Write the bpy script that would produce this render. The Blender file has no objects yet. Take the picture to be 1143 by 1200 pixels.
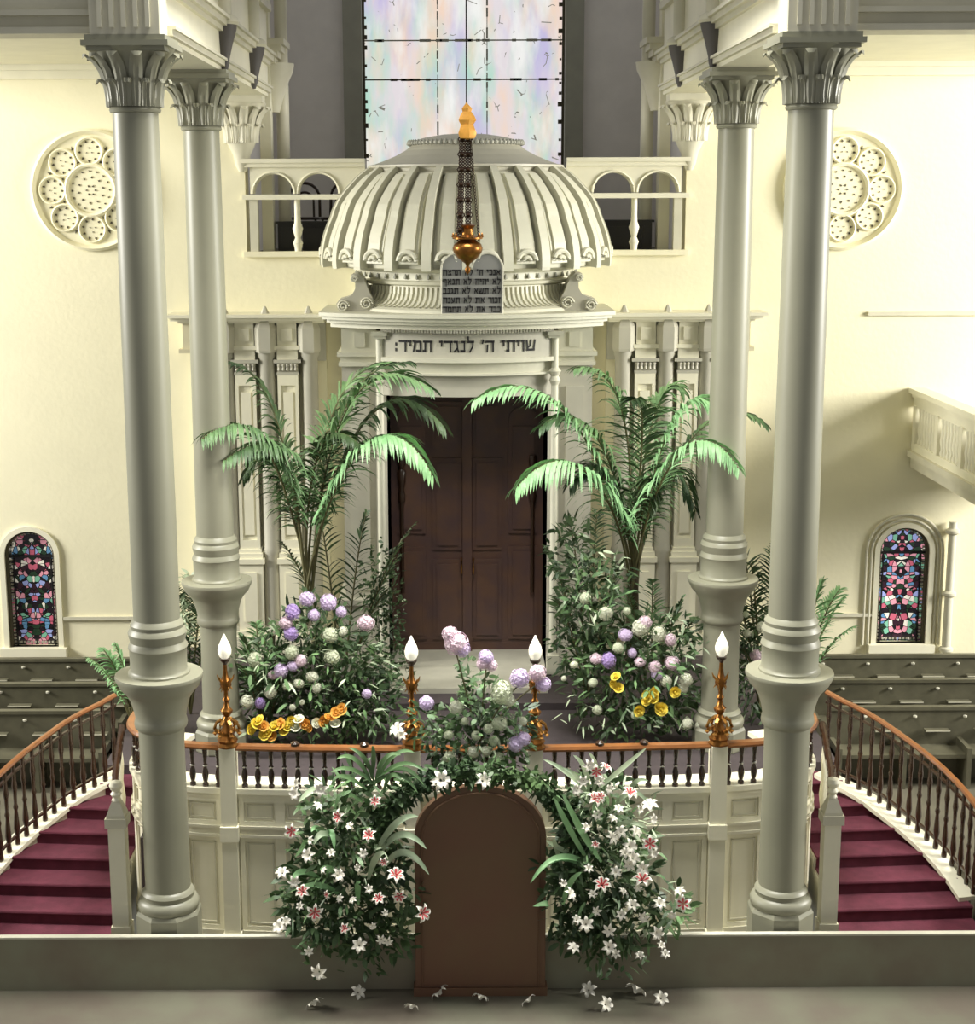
import bpy, math, random
from mathutils import Vector, Matrix
C = bpy.context.scene.collection
PI = math.pi
R = math.radians
# ------------------------------------------------------------------ camera calibration
F = 1850.; TH = .196; ZC = 7.55; ROLL = R(.25); SX = .0329; CX = -.2
def at(u, v, Y):
    a = u-571.5+SX*1200; b = -(v-600)
    c, s = math.cos(ROLL), math.sin(ROLL)
    a2 = a*c+b*s; b2 = -a*s+b*c
    dx = a2/F; up = b2/F
    dy = math.cos(TH)+up*math.sin(TH); dz = -math.sin(TH)+up*math.cos(TH)
    return Vector((CX+dx*Y/dy, Y, ZC+dz*Y/dy))
cd = bpy.data.cameras.new('camera'); cam = bpy.data.objects.new('camera', cd); C.objects.link(cam)
cd.lens = F/1200*36; cd.sensor_width = 36; cd.sensor_fit = 'AUTO'; cd.shift_x = SX
cam.matrix_world = Matrix.Translation((CX, 0, ZC)) @ Matrix.Rotation(PI/2-TH, 4, 'X') @ Matrix.Rotation(-ROLL, 4, 'Z')
bpy.context.scene.camera = cam

# ------------------------------------------------------------------ materials
def srgb(r, g, b):
    f = lambda c: (c/255/12.92) if c/255 <= .04045 else ((c/255+.055)/1.055)**2.4
    return (f(r), f(g), f(b), 1)
def mat(name, col, rough=.6, metal=0, var=.12, scale=3., bump=0., bscale=30., emis=None, estr=0, col2=None, coat=0, trans=0):
    m = bpy.data.materials.new(name); m.use_nodes = True
    nt = m.node_tree; N = nt.nodes; L = nt.links; p = N['Principled BSDF']
    tc = N.new('ShaderNodeTexCoord')
    no = N.new('ShaderNodeTexNoise'); no.inputs['Scale'].default_value = scale; no.inputs['Detail'].default_value = 5
    L.new(tc.outputs['Object'], no.inputs['Vector'])
    cr = N.new('ShaderNodeValToRGB'); L.new(no.outputs['Fac'], cr.inputs['Fac'])
    c = srgb(*col); c2 = srgb(*col2) if col2 else tuple(min(1, x*(1-var)) for x in c[:3])+(1,)
    cr.color_ramp.elements[0].position = .35; cr.color_ramp.elements[0].color = c2
    cr.color_ramp.elements[1].position = .65; cr.color_ramp.elements[1].color = c
    L.new(cr.outputs['Color'], p.inputs['Base Color'])
    p.inputs['Roughness'].default_value = rough; p.inputs['Metallic'].default_value = metal
    if coat: p.inputs['Coat Weight'].default_value = coat
    if trans: p.inputs['Transmission Weight'].default_value = trans
    if bump:
        n2 = N.new('ShaderNodeTexNoise'); n2.inputs['Scale'].default_value = bscale; L.new(tc.outputs['Object'], n2.inputs['Vector'])
        bp = N.new('ShaderNodeBump'); bp.inputs['Strength'].default_value = bump; bp.inputs['Distance'].default_value = .02
        L.new(n2.outputs['Fac'], bp.inputs['Height']); L.new(bp.outputs['Normal'], p.inputs['Normal'])
    if emis:
        p.inputs['Emission Color'].default_value = srgb(*emis); p.inputs['Emission Strength'].default_value = estr
    return m
M = {}
M['wall'] = mat('cream_plaster', (246, 240, 208), .8, var=.04, scale=1.2, bump=.15, bscale=12)
M['white'] = mat('cream_paint', (240, 236, 212), .45, var=.05)
M['column'] = mat('grey_column_paint', (150, 149, 129), .42, var=.08, scale=1.5)
M['trim'] = mat('warm_trim_paint', (216, 212, 190), .5, var=.08)
M['alcove'] = mat('mauve_grey_plaster', (236, 232, 229), .8, var=.06)
M['jamb'] = mat('dark_jamb_paint', (160, 160, 148), .7)
M['dado'] = mat('beige_dado_paint', (216, 208, 176), .6, var=.05)
M['platform'] = mat('plum_grey_carpet', (76, 67, 68), .9, var=.15, scale=8, bump=.3, bscale=200)
M['floor'] = mat('dark_olive_floor', (108, 104, 88), .6, var=.2)
M['parapet'] = mat('olive_grey_paint', (138, 137, 116), .6, var=.12, scale=2, col2=(130, 122, 104))
M['lower'] = mat('darkened_olive_floor', (104, 103, 86), .75, var=.12, scale=1.5, col2=(96, 88, 76))  # olive floor colour darkened to offset the light from above
M['edge'] = mat('pale_edge_paint', (205, 202, 184), .5)
M['pew'] = mat('dark_olive_wood', (104, 101, 82), .45, var=.25, scale=5)
M['darkwood'] = mat('dark_brown_wood', (54, 36, 24), .3, var=.3, scale=9)
M['baluster'] = mat('dark_varnished_wood', (62, 42, 28), .22, var=.3, scale=9, coat=.5)
M['rail'] = mat('orange_brown_wood', (150, 96, 52), .28, var=.25, scale=6, coat=.4)
M['mahogany'] = mat('dark_mahogany', (98, 70, 56), .45, var=.25, scale=3, col2=(84, 62, 60))
M['lectern'] = mat('warm_brown_wood', (112, 86, 62), .55, var=.2, scale=1.6, col2=(112, 78, 60))
M['carpet'] = mat('crimson_stair_carpet', (106, 46, 62), .95, var=.25, scale=7, bump=.4, bscale=150)
M['brass'] = mat('brass', (190, 138, 72), .3, metal=.9, var=.35, scale=20)
M['gilt'] = mat('dark_gilt', (150, 100, 46), .32, metal=.85, var=.4, scale=16)
M['amber'] = mat('amber_gilt', (255, 186, 84), .35, metal=.2, var=.15, scale=14)
M['flame_glass'] = mat('frosted_glass', (255, 252, 235), .3, var=.02, emis=(255, 248, 225), estr=.45)
M['tablet'] = mat('grey_slate_paint', (138, 138, 134), .5)
M['ink'] = mat('black_lettering', (24, 22, 24), .5)
M['soot'] = mat('dark_tracery', (84, 78, 60), .7)
M['bracket'] = mat('dark_bracket_paint', (92, 88, 86), .6)
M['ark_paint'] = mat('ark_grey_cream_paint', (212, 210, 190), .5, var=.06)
M['ark_shade'] = mat('ark_shaded_grey_paint', (190, 187, 171), .5, var=.08)  # greyer ark paint, darkened further for parts that stand in shade
M['black'] = mat('black_lacquer', (40, 37, 30), .4)
M['stem'] = mat('palm_stem', (104, 100, 62), .6, var=.3)
M['trunk'] = mat('palm_trunk', (72, 60, 40), .8, var=.3)
def leafmat(name, c1, c2):
    m = mat(name, c1, .5, col2=c2, scale=2.5)
    m.node_tree.nodes['Principled BSDF'].inputs['Subsurface Weight'].default_value = 0
    return m
M['leaf'] = leafmat('deep_green_leaf', (82, 108, 64), (48, 70, 44))
M['leaf_mid'] = leafmat('mid_green_leaf', (120, 156, 102), (76, 106, 68))
M['leaf_light'] = leafmat('mint_green_leaf', (158, 202, 146), (112, 160, 104))  # mint tint, put on palm fronds that catch the light
M['leaf_pale'] = leafmat('pale_silver_leaf', (196, 210, 176), (130, 152, 120))
for k, c, c2 in (('lilac', (206, 182, 230), (238, 224, 240)), ('ivory', (246, 244, 226), (214, 222, 196)), ('greenish', (226, 230, 206), (196, 206, 172)),
                 ('pinkish', (232, 200, 222), (244, 230, 232)), ('yellow', (232, 206, 40), (246, 226, 110)), ('orange', (222, 150, 50), (240, 196, 96)),
                 ('grape', (176, 146, 218), (214, 190, 234))):
    M[k] = mat(k+'_petal', c, .7, col2=c2, scale=14)
M['lily'] = mat('white_lily_petal', (246, 242, 228), .6, var=.05)
M['throat'] = mat('rose_pink_throat', (214, 84, 88), .6, var=.15, scale=20)

def big_glass():
    m = bpy.data.materials.new('pastel_opal_glass'); m.use_nodes = True
    nt = m.node_tree; N = nt.nodes; L = nt.links; p = N['Principled BSDF']
    tc = N.new('ShaderNodeTexCoord'); mp = N.new('ShaderNodeMapping'); mp.inputs['Scale'].default_value = (1.9, 1.9, .6)
    L.new(tc.outputs['Object'], mp.inputs['Vector'])
    col = None
    for k, (sc, off, c, lo_, hi_) in enumerate(((1.1, 0, (180, 224, 204), .43, .62), (1.0, 7, (200, 190, 230), .50, .70), (1.3, 15, (250, 218, 192), .46, .68), (1.6, 23, (250, 250, 246), .5, .72))):
        m2 = N.new('ShaderNodeMapping'); m2.inputs['Location'].default_value = (off, off*1.3, off*.7); L.new(mp.outputs[0], m2.inputs['Vector'])
        n = N.new('ShaderNodeTexNoise'); n.inputs['Scale'].default_value = sc; n.inputs['Detail'].default_value = 4; L.new(m2.outputs[0], n.inputs['Vector'])
        mr = N.new('ShaderNodeMapRange'); mr.inputs['From Min'].default_value = lo_; mr.inputs['From Max'].default_value = hi_; mr.inputs['To Max'].default_value = .9; L.new(n.outputs['Fac'], mr.inputs['Value'])
        mx_ = N.new('ShaderNodeMixRGB'); L.new(mr.outputs[0], mx_.inputs['Fac']); mx_.inputs['Color2'].default_value = srgb(*c)
        if col is None: mx_.inputs['Color1'].default_value = srgb(232, 224, 228)
        else: L.new(col, mx_.inputs['Color1'])
        col = mx_.outputs[0]
    # sparse dark lead marks
    v = N.new('ShaderNodeTexVoronoi'); v.inputs['Scale'].default_value = 3.6; v.feature = 'DISTANCE_TO_EDGE'
    L.new(tc.outputs['Object'], v.inputs['Vector'])
    n2 = N.new('ShaderNodeTexNoise'); n2.inputs['Scale'].default_value = 4.5; L.new(tc.outputs['Object'], n2.inputs['Vector'])
    lt = N.new('ShaderNodeMath'); lt.operation = 'LESS_THAN'; lt.inputs[1].default_value = .022; L.new(v.outputs['Distance'], lt.inputs[0])
    gt = N.new('ShaderNodeMath'); gt.operation = 'GREATER_THAN'; gt.inputs[1].default_value = .62; L.new(n2.outputs['Fac'], gt.inputs[0])
    mu = N.new('ShaderNodeMath'); mu.operation = 'MULTIPLY'; L.new(lt.outputs[0], mu.inputs[0]); L.new(gt.outputs[0], mu.inputs[1])
    mx = N.new('ShaderNodeMixRGB'); L.new(mu.outputs[0], mx.inputs['Fac']); L.new(col, mx.inputs['Color1']); mx.inputs['Color2'].default_value = srgb(130, 128, 118)
    L.new(mx.outputs[0], p.inputs['Emission Color']); p.inputs['Emission Strength'].default_value = GLASS
    p.inputs['Base Color'].default_value = (.02, .02, .02, 1); p.inputs['Roughness'].default_value = .4
    return m
def small_glass(name, seed, bright):
    m = bpy.data.materials.new(name); m.use_nodes = True
    nt = m.node_tree; N = nt.nodes; L = nt.links; p = N['Principled BSDF']
    tc = N.new('ShaderNodeTexCoord'); mp = N.new('ShaderNodeMapping'); mp.inputs['Location'].default_value = (seed, seed, seed)
    # mirror-symmetric pattern about the window's axis
    sp = N.new('ShaderNodeSeparateXYZ'); L.new(tc.outputs['Object'], sp.inputs[0])
    ab = N.new('ShaderNodeMath'); ab.operation = 'ABSOLUTE'; L.new(sp.outputs[0], ab.inputs[0])
    cb = N.new('ShaderNodeCombineXYZ'); L.new(ab.outputs[0], cb.inputs[0]); L.new(sp.outputs[2], cb.inputs[2])
    L.new(cb.outputs[0], mp.inputs['Vector'])
    v = N.new('ShaderNodeTexVoronoi'); v.inputs['Scale'].default_value = 13; L.new(mp.outputs[0], v.inputs['Vector'])
    v2 = N.new('ShaderNodeTexVoronoi'); v2.inputs['Scale'].default_value = 13; v2.feature = 'DISTANCE_TO_EDGE'; L.new(mp.outputs[0], v2.inputs['Vector'])
    s2 = N.new('ShaderNodeSeparateColor'); L.new(v.outputs['Color'], s2.inputs[0])
    cr = N.new('ShaderNodeValToRGB'); cr.color_ramp.interpolation = 'CONSTANT'; e = cr.color_ramp.elements
    e[0].position = 0; e[0].color = srgb(36, 30, 36); e[1].position = .9; e[1].color = srgb(230, 224, 210)
    for q, c in ((.2, (190, 96, 116)), (.34, (40, 60, 44)), (.46, (96, 140, 176)), (.56, (216, 150, 164)), (.66, (120, 176, 150)), (.76, (54, 34, 44)), (.84, (150, 160, 210))):
        x = e.new(q); x.color = srgb(*c)
    L.new(s2.outputs[0], cr.inputs['Fac'])
    lt = N.new('ShaderNodeMath'); lt.operation = 'GREATER_THAN'; lt.inputs[1].default_value = .06; L.new(v2.outputs['Distance'], lt.inputs[0])
    mx = N.new('ShaderNodeMixRGB'); L.new(lt.outputs[0], mx.inputs['Fac']); mx.inputs['Color1'].default_value = (.01, .01, .01, 1); L.new(cr.outputs['Color'], mx.inputs['Color2'])
    L.new(mx.outputs[0], p.inputs['Emission Color']); p.inputs['Emission Strength'].default_value = bright
    L.new(mx.outputs[0], p.inputs['Base Color']); p.inputs['Roughness'].default_value = .2
    return m
GLASS = .95
M['glass_big'] = big_glass()
M['glass_r'] = small_glass('jewel_stained_glass', 3.1, .8)
M['glass_l'] = small_glass('dark_stained_glass', 7.7, .32)

# ------------------------------------------------------------------ mesh helpers
ORI = {}
class MB:
    def __init__(s): s.v = []; s.f = []
    def add(s, vs, fs):
        n = len(s.v); s.v += [tuple(x) for x in vs]; s.f += [tuple(i+n for i in f) for f in fs]; return s
    def box(s, x0, x1, y0, y1, z0, z1):
        return s.add([(x0,y0,z0),(x1,y0,z0),(x1,y1,z0),(x0,y1,z0),(x0,y0,z1),(x1,y0,z1),(x1,y1,z1),(x0,y1,z1)],
                     [(0,3,2,1),(4,5,6,7),(0,1,5,4),(1,2,6,5),(2,3,7,6),(3,0,4,7)])
    def lathe(s, prof, c=(0,0,0), seg=32, a0=0, a1=2*PI, sx=1, sy=1, flute=0, nfl=0):
        full = abs(a1-a0-2*PI) < 1e-6; n = seg if full else seg+1; vs = []
        for r, z in prof:
            for i in range(n):
                a = a0+(a1-a0)*i/seg; rr = r*(1-flute*(.5-.5*math.cos(a*nfl))) if nfl else r
                vs.append((c[0]+rr*sx*math.cos(a), c[1]+rr*sy*math.sin(a), c[2]+z))
        fs = []
        for j in range(len(prof)-1):
            for i in range(seg):
                k = (i+1) % n
                fs.append((j*n+i, j*n+k, (j+1)*n+k, (j+1)*n+i))
        if full:
            if prof[0][0] > 1e-4: fs.append(tuple(range(n-1, -1, -1)))
            if prof[-1][0] > 1e-4: fs.append(tuple((len(prof)-1)*n+i for i in range(n)))
        return s.add(vs, fs)
    def tube(s, pts, r, seg=8, closed=False, flat=1.):
        pts = [Vector(p) for p in pts]; n = len(pts); vs = []; fs = []
        for i, p in enumerate(pts):
            t = (pts[(i+1) % n]-pts[i-1]) if closed else (pts[min(i+1, n-1)]-pts[max(i-1, 0)])
            t.normalize(); up = Vector((0,0,1)) if abs(t.z) < .95 else Vector((0,1,0))
            a = t.cross(up).normalized(); b = a.cross(t).normalized()
            rr = r[i] if isinstance(r, (list, tuple)) else r
            for k in range(seg):
                q = 2*PI*k/seg; vs.append(p+a*math.cos(q)*rr+b*math.sin(q)*rr*flat)
        m = n if closed else n-1
        for i in range(m):
            j = (i+1) % n
            for k in range(seg):
                l = (k+1) % seg; fs.append((i*seg+k, i*seg+l, j*seg+l, j*seg+k))
        if not closed:
            fs.append(tuple(range(seg-1, -1, -1))); fs.append(tuple((n-1)*seg+k for k in range(seg)))
        return s.add(vs, fs)
    def prism(s, poly, y0, y1):           # poly in x,z extruded along y
        n = len(poly)
        vs = [(x, y0, z) for x, z in poly]+[(x, y1, z) for x, z in poly]
        fs = [tuple(range(n)), tuple(range(2*n-1, n-1, -1))]+[(i, i+n, (i+1) % n+n, (i+1) % n) for i in range(n)]
        return s.add(vs, fs)
    def plan(s, poly, z0, z1):            # poly in x,y extruded along z
        n = len(poly)
        vs = [(x, y, z0) for x, y in poly]+[(x, y, z1) for x, y in poly]
        fs = [tuple(range(n-1, -1, -1)), tuple(range(n, 2*n))]+[(i, (i+1) % n, (i+1) % n+n, i+n) for i in range(n)]
        return s.add(vs, fs)
    def blade(s, p, d, nrm, ln, w, droop=.3, n=3, fold=0):
        p = Vector(p); d = Vector(d).normalized(); side = d.cross(Vector(nrm))
        if side.length < 1e-3: side = d.cross(Vector((.3, .5, 1)))
        side.normalize(); vs = []; q = p.copy(); dd = d.copy()
        for i in range(n+1):
            t = i/n; ww = w*(math.sin(PI*min(1, t*.9+.12))**.8)*(1 if i < n else .1)
            vs += [q-side*ww/2, q+side*ww/2]
            q = q+dd*ln/n; dd = (dd+Vector((0,0,-1))*droop/n).normalized()
        return s.add(vs, [(2*i, 2*i+1, 2*i+3, 2*i+2) for i in range(n)])
    def build(s, name, m, parent=None, smooth=None, org=None):
        o0 = ORI.get(parent.name, Vector()) if parent else Vector(org or (0,0,0))
        me = bpy.data.meshes.new(name)
        me.from_pydata([(x-o0[0], y-o0[1], z-o0[2]) for x, y, z in s.v], [], s.f)
        me.materials.append(M[m] if isinstance(m, str) else m)
        o = bpy.data.objects.new(name, me); C.objects.link(o)
        if smooth: 
            me.polygons.foreach_set('use_smooth', [True]*len(me.polygons))
            if smooth != 'all': me.set_sharp_from_angle(angle=R(smooth if smooth is not True else 40))
        if parent: o.parent = parent
        elif org: o.location = o0
        ORI[o.name] = Vector(o0)
        me.update()
        return o
def tag(o, label=None, cat=None, group=None, kind=None):
    for k, v in (('label', label), ('category', cat), ('group', group), ('kind', kind)):
        if v: o[k] = v
    return o
def thing(name, label, cat, loc=(0,0,0), group=None):
    o = bpy.data.objects.new(name, None); C.objects.link(o); o.location = loc; o.empty_display_size = .2
    ORI[o.name] = Vector(loc); return tag(o, label, cat, group)
def struct(name, mb, m, **k):
    return tag(mb.build(name, m, **k), kind='structure')
def copy_tree(o, loc=None, rz=None, sc=None, parent=None, label=None, group=None):
    c = o.copy(); C.objects.link(c)
    if parent is not None: c.parent = parent
    if loc is not None: c.location = loc
    if rz is not None: c.rotation_euler = rz if hasattr(rz, '__len__') else (0,0,rz)
    if sc is not None: c.scale = (sc,)*3 if not hasattr(sc, '__len__') else sc
    if label: c['label'] = label
    if group: c['group'] = group
    for ch in list(o.children): copy_tree(ch, parent=c)
    return c
def arcpts(cx, cz, r, a0, a1, n): return [(cx+r*math.cos(a0+(a1-a0)*i/n), cz+r*math.sin(a0+(a1-a0)*i/n)) for i in range(n+1)]
def bez(P, n):
    out = []
    for i in range(n+1):
        t = i/n; Q = [Vector(p) for p in P]
        while len(Q) > 1: Q = [Q[k].lerp(Q[k+1], t) for k in range(len(Q)-1)]
        out.append(Q[0])
    return out
LZ = -.42      # floor in front of the low parapet
FZ = -.6       # nave floor under the columns
YW = 24.1      # back wall face
YF = 15.4      # front columns
YM = 19.4      # rear columns
PZ = .6        # chancel platform height
CT = 9.04      # top of capitals

# ------------------------------------------------------------------ back wall with alcove opening
def slab_wall():
    b = MB(); y0, y1 = YW, YW+.35
    AX = 3.3
    b.box(-9, -AX, y0, y1, -1.0, 12.); b.box(AX, 9, y0, y1, -1.0, 12.)
    b.box(-AX, AX, y0, y1, -1.0, 6.7)
    return b
# window openings are carried by reveals in front of dark boxes; wall split round each window
def wall_with_windows():
    b = MB(); y0, y1 = YW, YW+.4
    b.box(-3.3, 3.3, y0, y1, -1.2, 6.74)
    for s, wc in ((-1, -6.84), (1, 6.85)):
        a, c = sorted((s*3.3, s*9.2)); w = .40; zb, zs = .62, 2.1
        b.box(a, wc-w, y0, y1, -1.2, 4.); b.box(wc+w, c, y0, y1, -1.2, 4.)
        b.box(wc-w, wc+w, y0, y1, -1.2, zb); b.box(a, c, y0, y1, 4., 12.)
        pts = arcpts(wc, zs, w, 0, PI, 20)
        for (x1, z1), (x2, z2) in zip(pts, pts[1:]):
            b.add([(x1,y0,z1),(x1,y1,z1),(x2,y1,z2),(x2,y0,z2),(x1,y0,4.),(x1,y1,4.),(x2,y1,4.),(x2,y0,4.)],
                  [(0,1,2,3),(4,7,6,5),(0,3,7,4),(1,5,6,2)])
    return b
struct('wall_back', wall_with_windows(), 'wall')
struct('floor', MB().box(-3.7, 3.7, 15.06, YW, -.8, FZ), 'floor')
struct('floor_lower', MB().box(-9.2, 9.2, 8.5, 14.97, -1.1, LZ), 'lower')
# dado line and lower painted dado
for s, nm in ((-1, 'trim_1'), (1, 'trim_2')):
    b = MB()
    x0, x1 = (-6.36, -4.3) if s < 0 else (4.3, 6.38)
    b.box(x0, x1, YW-.045, YW, 1.06, 1.115)
    struct(nm, b, 'trim')
b = MB(); b.box(-9.2, -6.3, YW-.12, YW, 9.30, 9.5); b.box(-6.3, -3.5, YW-.12, YW, 9.3, 9.5); b.box(-9.2, -3.5, YW-.2, YW, 9.42, 9.5)
struct('trim_3', b, 'white')
b = MB(); b.box(3.5, 9.2, YW-.12, YW, 9.3, 9.5); b.box(3.5, 9.2, YW-.2, YW, 9.42, 9.5)
struct('trim_4', b, 'white')
struct('trim_5', MB().box(6.1, 9.2, YW-.05, YW, 5.78, 5.84), 'trim')
struct('ceiling_left', MB().box(-9.2, -3.5, 15.2, YW, 9.5, 9.6), 'white')
struct('ceiling_right', MB().box(3.5, 9.2, 15.2, YW, 9.5, 9.6), 'white')

# ------------------------------------------------------------------ alcove behind the parapet
AB = 28.2
b = MB()
b.box(-4, -1.76, AB, AB+.3, 6.6, 12.5); b.box(1.76, 4, AB, AB+.3, 6.6, 12.5); b.box(-1.76, 1.76, AB, AB+.3, 6.6, 7.6)
struct('wall_alcove_back', b, 'alcove')
struct('wall_alcove_left', MB().box(-3.75, -3.45, YW+.4, AB, 6.6, 12.5), 'alcove')
struct('wall_alcove_right', MB().box(3.45, 3.75, YW+.4, AB, 6.6, 12.5), 'alcove')
struct('floor_alcove', MB().box(-3.75, 3.75, YW+.4, AB, 6.58, 6.7), 'pew')
# window: jambs, glass, leads
w1 = MB()
for s in (-1, 1):
    w1.box(*sorted((s*1.74, s*2.06)), AB-.22, AB, 6.75, 12.5)
w1 = struct('window_1', w1, 'jamb')
gl = MB().box(-1.74, 1.74, AB+.06, AB+.1, 7.6, 12.2).build('window_glass', 'glass_big', w1)
fr = MB()
for s in (-1, 1): fr.box(*sorted((s*1.70, s*1.76)), AB-.03, AB+.06, 7.6, 12.2)
fr.build('window_frame', 'soot', w1)
def glass_x(u): return at(u, 100, AB).x
for u in (513, 571):
    l = MB(); x = glass_x(u); z = 7.6; random.seed(u)
    while z < 11.2:
        h = random.uniform(.06, .2); w = random.choice((.012, .02, .03))
        l.box(x-w/2, x+w/2, AB+.02, AB+.06, z, z+h); z += h*random.choice((1, 1.25))
    l.build('lead_bar', 'jamb', w1)
for v in (47, 93):
    l = MB(); z = at(540, v, AB).z; l.box(-1.72, 1.72, AB+.02, AB+.06, z-.010, z+.010)
    random.seed(v)
    for k in range(16):
        x = random.uniform(-1.6, 1.6); l.box(x, x+random.uniform(.03, .2), AB+.015, AB+.05, z-.022, z+.02)
    l.build('lead_bar', 'soot' if v == 93 else 'jamb', w1)
l = MB(); random.seed(5)
for s in (-1, 1):
    z = 7.7
    while z < 11:
        r = random.uniform(.02, .05); l.box(s*1.68-r, s*1.68+r*.5, AB+.0, AB+.05, z, z+r*1.6); z += random.uniform(.15, .3)
l.build('lead_border', 'soot', w1)
# piers and round shafts at the mouth of the alcove
for s, side in ((-1, 'left'), (1, 'right')):
    t = thing('alcove_pier', 'pale pier with a stepped cornice at the %s mouth of the window alcove' % side, 'pier', (s*3.1, 24.9, 6.7))
    p = MB(); p.box(*sorted((s*2.95, s*3.12)), 24.62, 24.9, 6.7, 12.3); p.build('pier_shaft', 'white', t)
    p = MB(); p.lathe([(.10, 0), (.10, 5.6)], (s*2.82, 25.15, 6.7), 20); p.build('round_shaft', 'trim', t, smooth=True)
    p = MB()
    for k in range(4):
        p.box(*sorted((s*(2.86-.05*k), s*3.45)), 24.56-.03*k, 25.4, 9.55+.09*k, 9.64+.09*k)
    p.lathe([(.1, 0), (.2, .35), (.32, .6), (.34, .72)], (s*2.95, 25.0, 8.86), 20); p.build('pier_cornice', 'trim', t, smooth=True)

# ------------------------------------------------------------------ parapet with arches
def parapet(s, side):
    t = thing('balcony_parapet', 'cream arched balcony parapet on the %s of the dome' % side, 'balcony', (s*2.4-.0, YW, 6.74))
    ya, yb = YW-.04, YW+.14
    x_in, x_out = 1.5, 3.22
    cs = (2.20, 2.87); r = .29; zs = 7.63; zt = 8.02
    p = MB()
    # panel over the arches, built in strips
    edges = [x_in, cs[0]-r]
    p.box(*sorted((s*x_in, s*(cs[0]-r))), ya, yb, zs, zt)
    p.box(*sorted((s*(cs[0]+r), s*(cs[1]-r))), ya, yb, zs, zt)
    p.box(*sorted((s*(cs[1]+r), s*x_out)), ya, yb, zs, zt)
    for c in cs:
        pts = arcpts(c, zs, r, 0, PI, 20)
        for (x1, z1), (x2, z2) in zip(pts, pts[1:]):
            x1, x2 = s*x1, s*x2
            p.add([(x1,ya,z1),(x1,yb,z1),(x2,yb,z2),(x2,ya,z2),(x1,ya,zt),(x1,yb,zt),(x2,yb,zt),(x2,ya,zt)],
                  [(0,1,2,3),(4,7,6,5),(0,3,7,4),(1,5,6,2)])
    p.build('arch_panel', 'white', t)
    p = MB()
    for c in cs: p.tube([(s*x, ya-.01, z) for x, z in arcpts(c, zs, r+.025, 0, PI, 20)], .014, 6)
    p.build('arch_moulding', 'white', t, smooth=True)
    a, c = sorted((s*x_in, s*3.34))
    p = MB().box(a, c, ya-.10, yb+.06, 8.08, 8.14).box(a, c, ya-.06, yb+.04, 8.02, 8.08); p.build('top_rail', 'white', t)
    a2, c2 = sorted((s*1.76, s*3.34)); p = MB().box(a2, c2, ya-.06, yb, 7.545, 7.62); p.build('cross_bar', 'white', t)
    p = MB().box(*sorted((s*3.12, s*3.24)), ya, yb, 6.78, 7.55); p.build('end_post', 'trim', t)
    p = MB().lathe([(.05,0),(.055,.06),(.075,.12),(.04,.2),(.06,.26),(.08,.34),(.05,.42),(.045,.5),(.045,.78)], (s*2.53, YW+.03, 6.78), 16)
    p.build('turned_baluster', 'white', t, smooth=True)
    a2, c2 = sorted((s*2.12, s*3.34)); p = MB().box(a2, c2, ya-.05, yb, 6.70, 6.78); p.build('sill', 'wall', t)
for s, side in ((-1, 'left'), (1, 'right')): parapet(s, side)
def cabinet(x0, x1, lab):
    t = thing('low_cabinet', lab, 'cabinet', ((x0+x1)/2, 24.9, 6.7))
    MB().box(x0, x1, 24.75, 25.15, 6.7, 7.18).build('cabinet_body', 'black', t)
    MB().box(x0-.03, x1+.03, 24.70, 25.2, 7.18, 7.215).build('cabinet_top', 'black', t)
    MB().box(x0+.05, x1-.05, 24.73, 24.75, 6.78, 7.12).build('cabinet_panel', 'black', t)
cabinet(-2.90, -2.60, 'short black cabinet behind the left parapet, nearest its outer end')
cabinet(-2.52, -1.95, 'wider black cabinet behind the left parapet, beside the dome')
cabinet(1.95, 2.60, 'long black cabinet behind the right parapet, beside the dome')
cabinet(2.68, 2.88, 'small dark stained cabinet behind the right parapet, near its outer end')
def bentwood(loc, rz, lab):
    t = thing('bentwood_chair', lab, 'chair', (0,0,0), 'bentwood chairs behind the parapets')
    MB().lathe([(.0,.44),(.2,.44),(.21,.455),(.2,.475),(0,.475)], seg=24).build('seat', 'darkwood', t, smooth=True)
    for a in (.6, 2.5, 3.8, 5.6):
        x, y = .17*math.cos(a), .17*math.sin(a)
        MB().tube([(x, y, .45), (x*1.25, y*1.25, 0)], .014, 8).build('leg', 'darkwood', t, smooth=True)
    hoop = [(-.2, .18, .45)]+[(.2*math.cos(PI-PI*i/12), .2, .72+.2*math.sin(PI*i/12)) for i in range(13)]+[(.2, .18, .45)]
    MB().tube(hoop, .02, 8).build('back_hoop', 'darkwood', t, smooth=True)
    hoop = [(-.12, .19, .45)]+[(.12*math.cos(PI-PI*i/12), .2, .68+.12*math.sin(PI*i/12)) for i in range(13)]+[(.12, .19, .45)]
    MB().tube(hoop, .015, 8).build('inner_hoop', 'darkwood', t, smooth=True)
    t.location = loc; t.rotation_euler = (0,0,rz); t.scale = (1.2,)*3; return t
bentwood((-2.55, 25.6, 6.7), .1, 'dark bentwood chair seen through the left parapet, hoop rising beside the turned baluster')
bentwood((-2.05, 25.45, 6.55+.15), -.5, 'dark bentwood chair half hidden by the left edge of the dome')
bentwood((1.78, 25.6, 6.7), .3, 'dark bentwood chair half hidden by the right edge of the dome')

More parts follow.
